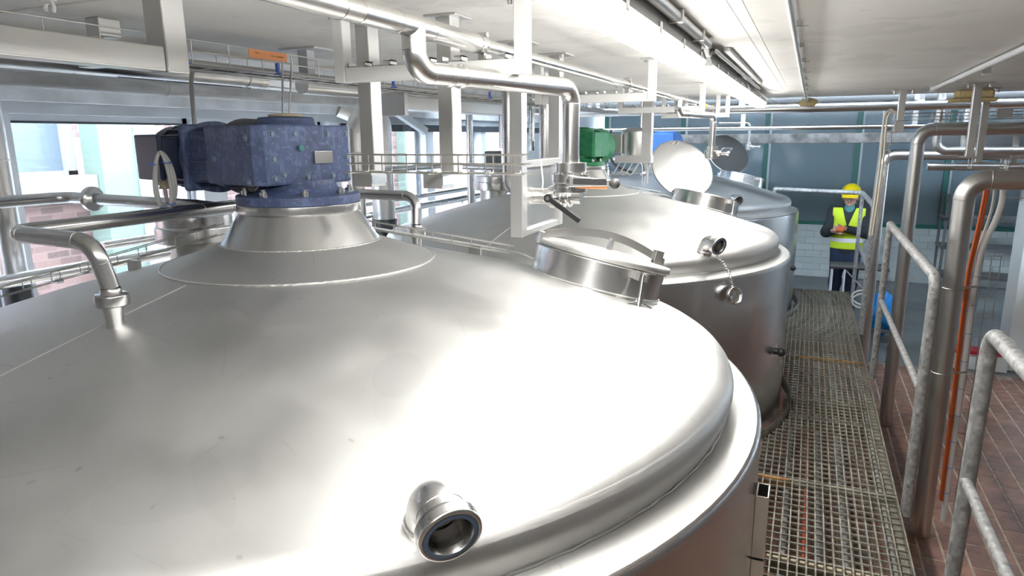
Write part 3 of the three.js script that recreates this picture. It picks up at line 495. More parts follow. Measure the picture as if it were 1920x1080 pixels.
branch(0, 'thick shiny branch pipe bending down in front of the hanging steel panel', 'butterfly valve with dark lever and grey ball knob in front of the hanging steel panel', .0225, true);
branch(1, 'shiny branch pipe bending down beside the open shiny hatch lid', 'butterfly valve with a short steel lever beside the open shiny hatch lid', .0205, false);
branch(2, 'thin branch pipe bending down past the dark open hatch lid', 'small valve on the thin pipe past the dark open hatch lid', .013, false);
// ---------------------------------------------------------------- hanging columns and the panel frame
{
  const col = (x, z, y0, label, sx) => {
    const g = thing('ceiling_column', label, 'column', [x, y0, z], 'square steel columns hanging from the ceiling');
    put('tube', bx(x - .021, x + .021, y0, CEIL, z - .025, z + .025, .003), M.frame, g);
    put('ceiling_plate', bx(x - .045, x + .045, CEIL - .005, CEIL, z - .045, z + .045, .002), M.frame, g);
    put('sleeve', [bx(x + sx - .028, x + sx + .03, y0 - .04, y0, z - .034, z + .034, .002)], M.frame, g);
    put('sleeve_strap', [bx(x + sx + .0305, x + sx + .033, y0 - .03, y0 - .008, z - .036, z + .036)], M.steel, g);
    return g;
  };
  col(-1.112, -1.625, 1.61, 'square steel column with a box sleeve, just beside the navy drive', -.015);
  col(-.868, -1.625, 1.61, 'square steel column with a box sleeve between the navy drive and the hanging panel', -.04);
  const g = thing('splash_board', 'steel panel in a square tube frame hanging from the ceiling behind the first lever valve', 'panel', [-.88, 1.37, -2.3]);
  for (const z of [-2.15, -2.52]) { put('post', bx(-.917, -.872, 1.368, CEIL, z - .022, z + .022, .003), M.frame, g); put('ceiling_plate', [bx(-.95, -.84, CEIL - .006, CEIL, z - .05, z + .05, .002), cyl(V(-.86, CEIL - .018, z + .035), V(-.86, CEIL - .004, z + .035), .006, 8)], M.frame, g); }
  put('bottom_rail', bx(-.914, -.875, 1.368, 1.39, -2.5, -2.17, .003), M.frame, g); put('top_rail', bx(-.914, -.87, 1.6, 1.625, -2.5, -2.17, .003), M.frame, g);
  put('sheet', bx(-.897, -.888, 1.388, 1.602, -2.5, -2.17), M.matt, g);
  put('flange_pipe', [cyl(V(-.89, 1.495, -2.29), V(-.835, 1.495, -2.29), .028, 32), cyl(V(-.838, 1.495, -2.29), V(-.828, 1.495, -2.29), .034, 32)], M.steel, g);
  put('hose_end', bentTube([V(-.86, 1.62, -2.27), V(-.852, 1.575, -2.26), V(-.85, 1.545, -2.265), V(-.86, 1.52, -2.28)], .003, .02), M.white, g);
  const v = thing('panel_valve', 'butterfly valve on the hanging panel with a slanting black lever', 'valve', [-.8, 1.49, -2.27]);
  const c = V(-.828, 1.495, -2.29), e = V(1, 0, 0);
  put('valve_ring', cyl(c, c.clone().addScaledVector(e, .02), .04, 36), M.shiny, v); put('valve_ring', cyl(c.clone().addScaledVector(e, .024), c.clone().addScaledVector(e, .042), .038, 36), M.shiny, v);
  put('clamp_ring', [torus(c.clone().addScaledVector(e, .046), e, .036, .006, 36, 8), torus(c.clone().addScaledVector(e, .07), e, .03, .005, 36, 8)], M.shiny, v);
  put('outlet_pipe', [cyl(c.clone().addScaledVector(e, .04), c.clone().addScaledVector(e, .11), .024, 28)], M.steel, v);
  const h = c.clone().add(V(.012, 0, .045));
  put('hub', cyl(h.clone().add(V(0, 0, -.02)), h.clone().add(V(0, 0, .014)), .014, 20), M.shiny, v);
  const L = put('lever', [bxOn(h.clone().add(V(.055, -.036, .02)), V(.84, -.55, 0), V(0, 1, 0), .14, .016, .012), cyl(h.clone().add(V(0, 0, .012)), h.clone().add(V(0, 0, .027)), .0145, 20)], M.black, v);
  put('lever_pin', cyl(h.clone().add(V(0, 0, .026)), h.clone().add(V(0, 0, .03)), .007, 14), M.shiny, L);
}
// ---------------------------------------------------------------- wire cable trays
function wireTray(g, a, b, across, w, h, rows, step, r = .0018, up = V(0, 1, 0), shape = 'U') {
  const d = b.clone().sub(a), L = d.length(); d.normalize(); const P = (t, s, u) => a.clone().addScaledVector(d, t).addScaledVector(across, s).addScaledVector(up, u);
  for (const [s, u] of rows) put('wire', cyl(P(0, s * w, u * h), P(L, s * w, u * h), r, 8), M.wire, g);
  for (let t = step / 2; t < L; t += step) put('cross_wire', bentTube(shape === 'U' ? [P(t, -w, h), P(t, -w, 0), P(t, w, 0), P(t, w, h)] : [P(t, 0, 0), P(t, 0, h)], r, .008, 6), M.wire, g);
}
const rowsU = [[-1, 1], [-1, .5], [-1, 0], [1, 0], [1, .5], [1, 1]];
{
  const g = thing('wire_tray', 'open wire basket tray crossing in front of the square columns, right of the navy drive', 'cable tray', [-.95, 1.615, -1.5]);
  for (const x of [-1.1, -.868]) put('bracket', bx(x - .008, x + .008, 1.612, 1.616, -1.605, -1.49), M.frame, g);
  wireTray(g, V(-1.1, 1.616, -1.51), V(-.605, 1.616, -1.51), V(0, 0, 1), .022, .044, rowsU, .072);
  const c = thing('wire_tray', 'long wire basket tray hung high under the ceiling on the window side', 'cable tray', [-1.62, 1.9, -2.5]);
  wireTray(c, V(-1.62, 1.9, .2), V(-1.62, 1.9, -6), V(1, 0, 0), .09, .06, [[-1, 1], [-1, .5], [-1, 0], [-.4, 0], [.4, 0], [1, 0], [1, .5], [1, 1]], .13);
  for (let i = 0; i < 4; i++) put('cable', tubeAlong([V(-1.69 + i * .04, 1.908, .2), V(-1.68 + i * .04, 1.907, -1.5), V(-1.7 + i * .045, 1.908, -3), V(-1.69 + i * .04, 1.908, -6)], .007, 8), [M.cable, M.darkGrey, M.cable, M.grey][i], c);
  for (const z of [-.8, -1.1, -1.4, -1.75, -2.1, -2.4, -2.9, -3.3]) put('cable_tie', [bx(-1.535, -1.525, 1.898, 1.93, z - .004, z + .004), bx(-1.54, -1.515, 1.895, 1.9, z - .006, z + .006)], M.tie, c);
  const tg = single('orange_tag', [bx(-1.528, -1.526, 1.935, 1.96, -1.79, -1.63)], M.tagOrange, 'orange marker tag clipped to the high wire tray', 'tag');
  add('faint_marking', [bx(-1.5262, -1.5255, 1.946, 1.949, -1.775, -1.72), bx(-1.5262, -1.5255, 1.949, 1.952, -1.67, -1.655)], M.rust, tg);
  // small trays lying on the first two domes
  for (const k of [0, 1]) {
    const t = thing('wire_tray', ['narrow wire tray lying on the nearest dome, leading to the shut hatch', 'narrow wire tray lying on the dome below the open shiny lid'][k], 'cable tray', [-1.2, 1.28, -2.3 - k * TD]);
    const a = V(-1.55, 1.365, -2.19 - k * TD), b = V(-1.02, 1.262, -2.4 - k * TD);
    wireTray(t, a, b, V(.37, 0, .93).normalize(), .012, .03, [[-1, 1], [-1, 0], [1, 0], [1, 1]], .075, .0016);
    put('sensor_cable', tubeAlong([a.clone().add(V(0, .006, 0)), b.clone().add(V(0, .008, 0)), b.clone().add(V(.06, .0, .02)), V(-.885, 1.232, -2.39 - k * TD), V(-.855, 1.25, -2.4 - k * TD)], .004, 8), M.white, t);
    put('foot', bx(-1.19, -1.14, 1.25, 1.292, -2.36 - k * TD, -2.35 - k * TD), M.frame, t);
  }
  const t = thing('wire_tray', 'narrow wire tray lying on the nearest dome on its window side', 'cable tray', [-2.05, 1.3, -1.5]);
  wireTray(t, V(-2.62, 1.14, -1.25), V(-1.72, 1.405, -1.645), V(.4, 0, -.9).normalize(), .012, .032, [[-1, 1], [-1, 0], [1, 0], [1, 1]], .1, .0016);
  put('foot', bx(-2.0, -1.955, 1.27, 1.325, -1.53, -1.515), M.frame, t);
}
// ---------------------------------------------------------------- spray-ball pipe loops on the domes
for (let k = 0; k < 3; k++) {
  const dz = -k * TD, r = .0205;
  const g = thing('rinse_pipe_loop', ['bent steel rinse pipe looping round the navy drive into the nearest dome', 'bent steel rinse pipe behind the hanging panel, on the dome with the green drive', 'bent steel rinse pipe on the dome with the bright blue drive'][k], 'pipe', [-1.8, 1.48, -1.7 + dz]);
  const yb = domeY(.64);
  for (const s of [1, -1]) {
    const nz = TZ + dz + .64 * s, nx = TX - .03 * s;
    run(g, [V(nx, yb + .09, nz), V(nx - .01, 1.475, nz + .02 * s), V(-1.8, 1.48, nz + .01 * s), V(-1.8, 1.48, TZ + dz + .02 * s)], r, .05, M.steel);
    put('nozzle', lathe([[.019, yb - .02], [.019, yb + .012], [.0235, yb + .046], [.0235, yb + .05]], 30, V(nx, 0, nz)), M.steel, g);
    put('union_nut', lathe([[.02, yb + .048], [.036, yb + .048], [.038, yb + .051], [.038, yb + .072], [.035, yb + .076], [.024, yb + .076], [.0225, yb + .09]], 12, V(nx, 0, nz)), M.steel, g);
  }
  put('tee', [torus(V(-1.8, 1.48, TZ + dz + .06), V(0, 0, 1), r, .0014, 26, 6), torus(V(-1.8, 1.48, TZ + dz - .06), V(0, 0, 1), r, .0014, 26, 6), cyl(V(-1.8, 1.48, TZ + dz + .06), V(-1.8, 1.48, TZ + dz - .06), r * 1.01, 26), cyl(V(-1.8, 1.48, TZ + dz), V(-1.88, 1.485, TZ + dz), r, 24)], M.steel, g);
  if (k < 2) {
    const f = thing('feed_pipe', ['dark steel feed pipe with a ring union crossing the first window', 'steel feed pipe running to the rinse loop behind the square columns'][k], 'pipe', [-2.4, 1.5, -1.65 + dz]);
    run(f, [V(-1.88, 1.485, TZ + dz), V(-2.5, 1.5, TZ + dz + .03), V(-2.57, 1.5, TZ + dz + .9)], r, .05, M.steel);
    const c = V(-2.365, 1.497, TZ + dz + .0235), d = V(1, -.024, -.048).normalize();
    put('ring_union', [latheAlong([[r, -.028], [.03, -.026], [.033, -.012], [.042, -.01], [.044, -.004], [.044, .01], [.042, .014], [.033, .016], [.03, .024], [r, .028]], c, d, 30)], M.shiny, f);
  }
}
// ---------------------------------------------------------------- window side: beam hanger, pipes, ducts, posts
{
  const g = thing('beam_hanger', 'thick square steel beam hung from the ceiling left of the navy drive', 'beam', [-1.28, 1.84, -.6]);
  put('beam', bx(-1.305, -1.255, 1.842, 1.892, -1.1, .6, .004), M.frame, g); put('post', bx(-1.308, -1.252, 1.84, CEIL, -1.158, -1.1, .004), M.frame, g); put('post', bx(-1.308, -1.252, 1.84, CEIL, .5, .56, .004), M.frame, g);
  const p = thing('ceiling_stub', 'short square post on the ceiling above the thick beam', 'post', [-1.66, 1.96, -1.28]);
  put('tube', bx(-1.69, -1.64, 1.955, CEIL, -1.31, -1.25, .003), M.frame, p); put('cross_bar', bx(-1.75, -1.5, 1.885, 1.897, -1.3, -1.26, .002), M.frame, p); put('drop', bx(-1.69, -1.68, 1.89, 1.96, -1.29, -1.27), M.frame, p);
  const cl = thing('pipe_clip', 'open white plastic pipe clip on the ceiling', 'clip', [-1.45, 1.98, -1.0]);
  { const a = []; for (let i = 0; i <= 16; i++) { const t = Math.PI * (-.2 + 1.4 * i / 16); a.push(V(-1.45 + .013 * Math.cos(t), 1.965 + .013 * Math.sin(t), -1.0)); } put('clip_ring', tubeAlong(a, .004, 8), M.white, cl); put('clip_base', bx(-1.465, -1.435, 1.978, CEIL, -1.008, -.992, .002), M.white, cl); }
  const sp = thing('tray_post', 'short white post with a flat ceiling plate holding the high wire tray', 'post', [-1.6, 1.92, -1.97]);
  put('tube', bx(-1.625, -1.585, 1.9, CEIL, -2.0, -1.96, .003), M.pale, sp); put('ceiling_plate', bx(-1.68, -1.53, CEIL - .006, CEIL, -2.03, -1.93, .002), M.pale, sp);
  const lp = (label, x, y, r, z0, z1, m, extra) => { const q = thing('overhead_pipe', label, 'pipe', [x, y, (z0 + z1) / 2]); put('pipe', cyl(V(x, y, z0), V(x, y, z1), r, 24), m, q); for (let z = z0 - .5; z > z1; z -= 1.1) put('band', torus(V(x, y, z), V(0, 0, 1), r, .0025, 24, 6), m, q); return q; };
  lp('pale painted pipe under the ceiling close above the first window', -2.42, 1.905, .028, .6, -6, M.pale);
  lp('second pale painted pipe, tight against the ceiling by the window wall', -2.95, 1.95, .035, .6, -6, M.pale);
  lp('thick steel pipe ending in a round cap above the navy drive', -2.0, 1.93, .034, .6, -2.2, M.matt);
  lp('thick steel pipe under the ceiling behind the square columns', -2.02, 1.925, .036, -2.45, -6, M.matt);
  const db = thing('duct_hanger', 'dark flat steel duct bracket under the ceiling above the first window', 'bracket', [-2.6, 1.93, -2.3]);
  put('plate', bx(-2.62, -2.58, 1.925, CEIL, -2.75, -2.05), M.darkGrey, db); put('lip', bx(-2.66, -2.56, 1.92, 1.93, -2.75, -2.05), M.frame, db);
  const bxh = thing('cable_duct', 'closed grey cable duct high behind the square columns', 'duct', [-1.75, 1.86, -3.4]);
  put('duct_body', bx(-1.82, -1.7, 1.83, 1.89, -3.9, -2.75, .004), M.matt, bxh); put('end_bracket', bx(-1.84, -1.68, 1.8, 1.9, -2.75, -2.72, .002), M.frame, bxh);
  // low pipes along the windows
  const wp = thing('window_pipe', 'steel pipe running low along the windows beside the domes', 'pipe', [-3.1, 1.12, -5]); put('pipe', cyl(V(-3.1, 1.12, .4), V(-3.1, 1.12, -9), .029, 24), M.steel, wp);
  for (const z of [-2, -4, -6, -8]) put('support', bx(-3.68, -3.09, 1.07, 1.09, z - .015, z + .015), M.frame, wp);
  const wq = thing('window_pipe', 'thinner steel pipe just above the low window pipe', 'pipe', [-3.2, 1.2, -5]); put('pipe', cyl(V(-3.2, 1.19, -2.3), V(-3.2, 1.19, -9), .022, 24), M.steel, wq);
  // standing ducts by the window wall
  const duct = (label, x, z, r, y1, el, m = M.matt) => { const q = thing('standing_duct', label, 'duct', [x, FLOOR, z]); put('pipe', cyl(V(x, FLOOR, z), V(x, y1, z), r, 36), m, q); for (const y of [.95, 1.62]) put('joint_ring', torus(V(x, y, z), V(0, 1, 0), r, .004, 36, 6), m, q); put('black_sleeve', cyl(V(x, FLOOR, z), V(x, 1.1, z), r * 1.12, 36), M.black, q);
    if (el) put('elbow', [tubeAlong(el.map((e) => V(x + e[0], y1 + e[1], z + e[2])), r * 1.01, 28, false, 20)], m, q); else put('cap', lathe([[r, 0], [r * 1.02, .01], [1e-4, .02]], 30, V(x, y1, z)), m, q); };
  duct('tall steel duct with black foot in front of the first window mullion', -3.36, -1.97, .052, 1.99, null);
  duct('tall steel duct with a crooked elbow behind the square columns', -2.97, -4.45, .085, 1.78, [[0, -.02, 0], [-.01, .05, .01], [-.1, .1, .1], [-.2, .16, .2]]);
  duct('slim steel duct between the navy drive and the first square column', -2.54, -3.52, .05, 1.76, [[0, -.02, 0], [.02, .05, -.02], [.08, .14, -.1], [.12, .24, -.16]]);
  const vp = (label, x, z, r, y0, y1, elbow) => { const q = thing('drop_pipe', label, 'pipe', [x, y0, z]); if (elbow) run(q, [V(x, y1, z), V(x, y0, z), V(x + elbow, y0, z - elbow * .3)], r, .06, M.steel); else put('pipe', cyl(V(x, y0, z), V(x, y1, z), r, 22), M.steel, q); return q; };
  vp('steel drop pipe bending away at its foot behind the hanging panel', -1.18, -2.72, .0235, 1.47, 1.98, .25);
  vp('straight steel drop pipe just behind the hanging panel post', -1.12, -3.0, .0235, 1.6, 1.98);
  vp('thin steel drop pipe in front of the bluish windows', -2.7, -5.4, .03, .9, 1.98);
  vp('second thin steel drop pipe over the gauge box', -2.1, -4.75, .03, 1.62, 1.98);
  vp('third thin steel drop pipe beside the gauge box', -1.95, -4.95, .022, 1.6, 1.98);
  // diagonal brace on the wall
  const br = thing('wall_brace', 'dark diagonal brace under the ceiling beside the crooked duct', 'brace', [-3.2, 1.8, -5.2]);
  put('bar', bxOn(V(-3.25, 1.88, -5.25), V(.1, -.3, -.7), V(0, 1, 0), .62, .06, .05), M.wall, br); put('rail', bx(-3.4, -3.3, 1.76, 1.82, -6.4, -5.45), M.darkRail, br);
}
// cables of the navy drive
{
  const mw = (x, y, z) => { const t = 254 * Math.PI / 180; x = -x; return V(TX + x * Math.cos(t) + z * Math.sin(t), 1.51 + y, TZ - x * Math.sin(t) + z * Math.cos(t)); };
  const s = mw(-.2, .035, .46), g = thing('motor_cable', 'grey cable coiled in loops and hung beside the navy drive motor', 'cable', s.toArray());
  const c = mw(-.235, .075, .335), cr = V(.919, 0, -.395), pts = [s, s.clone().add(V(.012, -.05, .0)), s.clone().addScaledVector(cr, .05).add(V(0, -.085, 0))];
  for (let i = 0; i <= 44; i++) { const a = -Math.PI / 2 - .3 + i / 44 * Math.PI * 2 * 2.6; pts.push(c.clone().addScaledVector(cr, .026 * Math.cos(a) + .004 * Math.sin(i * .7)).add(V(0, .085 * Math.sin(a) - .005, 0)).addScaledVector(V(.36, 0, .93), .05 + .0035 * Math.sin(i * .45) - .0004 * i)); }
  put('coil', tubeAlong(pts, .0058, 10, false, 260), M.cable, g);
  put('riser', tubeAlong([V(-1.885, 1.66, -1.735), V(-1.888, 1.78, -1.74), V(-1.892, 1.9, -1.75), V(-1.86, 1.935, -1.74), V(-1.72, 1.925, -1.7)], .0075, 10), M.cable, g);
  for (const [h, w] of [[.045, -.026], [.05, .022], [-.085, 0], [-.075, .02]]) put('cable_tie', torus(c.clone().addScaledVector(cr, w).add(V(0, h, 0)).addScaledVector(V(.36, 0, .93), .05), V(.2, 1, 0), .012, .0018, 16, 6), M.tie, g);
  const tc = thing('drive_cable', 'twin thin rods rising from the top of the navy drive', 'rod', [TX, 1.77, TZ]);
  const t0 = mw(.005, .262, .05); for (const d of [-.008, .012]) put('rod', cyl(t0.clone().addScaledVector(cr, d), V(t0.x + d * .9 + .02, CEIL - .07, t0.z - d), .003, 8), M.wire, tc);
}

// hanging column and steel canister behind the green drive
{
  const x = -.955, z = -4.42, g = thing('ceiling_column', 'square steel column with a box sleeve behind the green drive, cables below it', 'column', [x, 1.56, z]);
  put('tube', bx(x - .03, x + .03, 1.58, CEIL, z - .03, z + .03, .003), M.frame, g); put('sleeve', bx(x - .2, x + .035, 1.535, 1.58, z - .04, z + .04, .002), M.frame, g); put('drain_stub', [cyl(V(x, 1.535, z), V(x + .005, 1.49, z), .02, 14, .012), cyl(V(x + .005, 1.49, z), V(x + .008, 1.4, z), .008, 10)], M.frame, g);
  const c = thing('steel_canister', 'round steel canister with a square control box behind the square column', 'canister', [-1.2, 1.53, -5.05]);
  put('drum', lathe([[1e-4, 1.53], [.1, 1.53], [.105, 1.54], [.105, 1.73], [.1, 1.745], [.06, 1.765], [1e-4, 1.77]], 40, V(-1.19, 0, -5.08)), M.matt, c); put('control_box', bx(-1.36, -1.27, 1.57, 1.72, -5.1, -4.98, .006), M.frame, c); put('stand', bx(-1.3, -1.05, 1.5, 1.53, -5.15, -4.98, .003), M.frame, c); put('hanger_rod', cyl(V(-1.14, 1.76, -5.05), V(-1.14, CEIL, -5.05), .008, 10), M.steel, c); c.position.add(V(-.08, 0, -.35));
  for (let i = 0; i < 4; i++) single('loose_cable', tubeAlong([V(-1.28 + i * .05, 1.52, -5.0), V(-1.3 + i * .05, 1.47, -4.98), V(-1.34 + i * .05, 1.41, -4.95), V(-1.39 + i * .05, 1.43, -4.95)], .006, 8), M.cable, 'thin grey cable looping down below the steel canister', 'cable', 'loose cables below the canister').position.set(-.08, 0, -.35);
  single('black_hose', tubeAlong([V(-1.42, 1.75, -4.95), V(-1.44, 1.6, -4.95), V(-1.38, 1.48, -4.95), V(-1.25, 1.42, -4.98)], .01, 10), M.darkGrey, 'dark hose curving down between the green drive and the canister', 'hose').position.set(-.02, 0, -.4);
}
// ---------------------------------------------------------------- walkway grating
const GX1 = .5, outside = (x, z) => { for (let k = 0; k < 3; k++) if (Math.hypot(x - TX, z - (TZ - k * TD)) < TR + .065) return false; return true; };
{
  const panels = [[-8.25, -5.63, 'farthest walkway grating panel, ending before the worker'], [-5.62, -3.475, 'middle walkway grating panel beside the tank with the open shiny lid'], [-3.465, -.95, 'nearest walkway grating panel with a rusty joint edge, beside the navy drive tank']];
  const barG = new Map(), rodG = new Map();
  const bar = (len) => { const k = len.toFixed(3); if (!barG.has(k)) barG.set(k, metric(bx(-.0032, .0032, -.03, 0, -len / 2, len / 2))); return barG.get(k); };
  const rod = (len) => { const k = len.toFixed(3); if (!rodG.has(k)) rodG.set(k, metric(bx(-len / 2, len / 2, -.009, -.0004, -.0032, .0032))); return rodG.get(k); };
  for (const [z0, z1, label] of panels) {
    const g = thing('grating_panel', label, 'grating', [.2, 0, (z0 + z1) / 2], 'walkway gratings');
    const m = (name, geo, x, y, z, mat = M.grate) => { const o = new THREE.Mesh(geo, mat); o.name = name; o.position.set(x - .2, y, z - (z0 + z1) / 2); o.castShadow = o.receiveShadow = true; g.add(o); };
    for (let x = -.44; x < GX1 - .01; x += .0345) { let s = null; for (let z = z0; z <= z1 + 1e-6; z += .01) { const ok = outside(x, z) && (z - z0 > .02 || true); if (ok && s === null) s = z; if (s !== null && (!ok || z > z1 - .011)) { const e = z, L = Math.round((e - s) * 50) / 50; if (L > .04) m('bearing_bar', bar(L), x, 0, (s + e) / 2); s = null; } } }
    for (let z = z0 + .03; z < z1 - .01; z += .055) { let x = -.46; while (x < GX1 && !outside(x, z)) x += .01; const L = Math.round((GX1 - x) * 50) / 50; if (L > .04) m('cross_rod', rod(L), GX1 - L / 2, 0, z); }
    const ez = (z) => { let x = -.46; while (!outside(x, z)) x += .01; return x; };
    for (const [z, mt] of [[z0, z0 === -3.465 ? null : M.grate], [z1, M.grate]]) { const x = ez(z); put('end_bar', bx(x, GX1, -.032, .0015, z - .004, z + .004), M.grate, g); }
    if (z0 === -3.465) put('rusty_edge', bx(-.2, .03, -.03, .003, z0 - .0035, z0 + .016), M.rust, g);
    if (z0 === -5.62) put('rusty_edge', bx(.02, .49, -.03, .003, z0 - .003, z0 + .012), M.rust, g);
    put('edge_angle', [bx(GX1, GX1 + .006, -.06, .012, z0, z1), bx(GX1 - .03, GX1, -.036, -.031, z0, z1)], M.grate, g);
  }
  for (let k = 0; k < 3; k++) {
    const a = k === 0 ? 60 : 35, b = k === 2 ? 120 : 145, pr = [[TR + .058, -.035], [TR + .064, -.035], [TR + .064, .045], [TR + .058, .045], [TR + .058, -.035]];
    const q = flat(new THREE.LatheGeometry(pr.map(([r, y]) => new THREE.Vector2(r, y)), 90, a * Math.PI / 180, (b - a) * Math.PI / 180)).translate(TX, 0, TZ - k * TD);
    single('toe_ring', q, M.grate, ['curved toe plate in the grating round the nearest tank', 'curved toe plate in the grating round the tank with the open shiny lid', 'curved toe plate in the grating round the farthest tank'][k], 'toe plate');
  }
  for (const z of [-2.82, -4.45, -4.75, -6.2, -7.6, -1.4]) { const g = thing('support_beam', 'flat pale cross beam carrying the walkway grating from below', 'beam', [.2, -.06, z], 'cross beams under the walkway'); put('flange', bx(-.04, GX1 + .02, -.046, -.036, z - .02, z + .02), z === -2.82 ? M.beige : M.grate, g); put('web', bx(-.04, GX1 + .02, -.12, -.046, z - .004, z + .004), M.grate, g); }
  const st = thing('walkway_stringer', 'long steel stringer carrying the outer edge of the walkway', 'beam', [.49, -.1, -4.6]); put('channel', [bx(.47, .476, -.16, -.04, -8.3, -.9), bx(.44, .476, -.05, -.044, -8.3, -.9)], M.galv, st); for (const z of [-1.6, -4, -6.4, -8.1]) put('leg', bx(.44, .48, FLOOR, -.16, z - .02, z + .02), M.galv, st);
  single('red_hose', tubeAlong([V(.1, -.25, -8.2), V(.13, -.25, -5), V(.115, -.25, -3.4), V(.128, -.25, -1)], .007, 10, false, 40), M.redPipe, 'thin red hose running lengthways under the walkway grating', 'hose');
  for (const [x, y, r, lab] of [[.2, -.45, .03, 'steel pipe lying lengthways low under the walkway'], [.34, -.5, .04, 'thicker steel pipe lying lengthways low under the walkway'], [.02, -.42, .022, 'thin steel pipe under the walkway close to the tanks']]) single('underfloor_pipe', cyl(V(x, y, -8.2), V(x, y, -.9), r, 16), M.galv, lab, 'pipe');
}
// ---------------------------------------------------------------- handrails
const RX = .535;
{
  const r = .0235;
  const g1 = thing('handrail', 'nearest galvanised handrail section bending down in front of the thick steel pipe', 'handrail', [RX + .01, 0, -2.4]);
  run(g1, [V(RX + .025, -.02, -2.53), V(RX + .01, 1.115, -2.4), V(RX + .01, 1.12, -.2)], r, .075, M.galv, false, ['rail', 'bend']);
  put('knee_rail', cyl(V(RX + .01, .6, -2.46), V(RX + .01, .585, -.2), .0165, 18), M.galv, g1);
  const g2 = thing('handrail', 'middle galvanised handrail section between the steel pipes', 'handrail', [RX, 0, -4.3]);
  run(g2, [V(RX, -.03, -3.37), V(RX, 1.1, -3.35), V(RX, 1.1, -5.28)], r, .07, M.galv, false, ['rail', 'bend']);
  put('post', cyl(V(RX, -.03, -5.36), V(RX, 1.1, -5.28), .021, 18), M.galv, g2);
  put('knee_rail', cyl(V(RX, .575, -3.36), V(RX, .56, -5.32), .0165, 18), M.galv, g2);
  const g3 = thing('handrail', 'farthest galvanised handrail section turning across the end of the walkway', 'handrail', [RX, 0, -7.3]);
  run(g3, [V(RX, -.03, -6.6), V(RX, 1.1, -6.58), V(RX, 1.1, -8.1), V(-.34, 1.11, -8.3)], r, .06, M.galv, false, ['rail', 'bend']);
  put('post', cyl(V(RX, -.03, -8.1), V(RX, 1.08, -8.1), .019, 18), M.galv, g3); put('post', cyl(V(-.34, -.03, -8.3), V(-.34, 1.12, -8.3), .019, 18), M.galv, g3);
  put('knee_rail', cyl(V(RX, .57, -6.6), V(RX, .57, -8.1), .0165, 18), M.galv, g3);
}
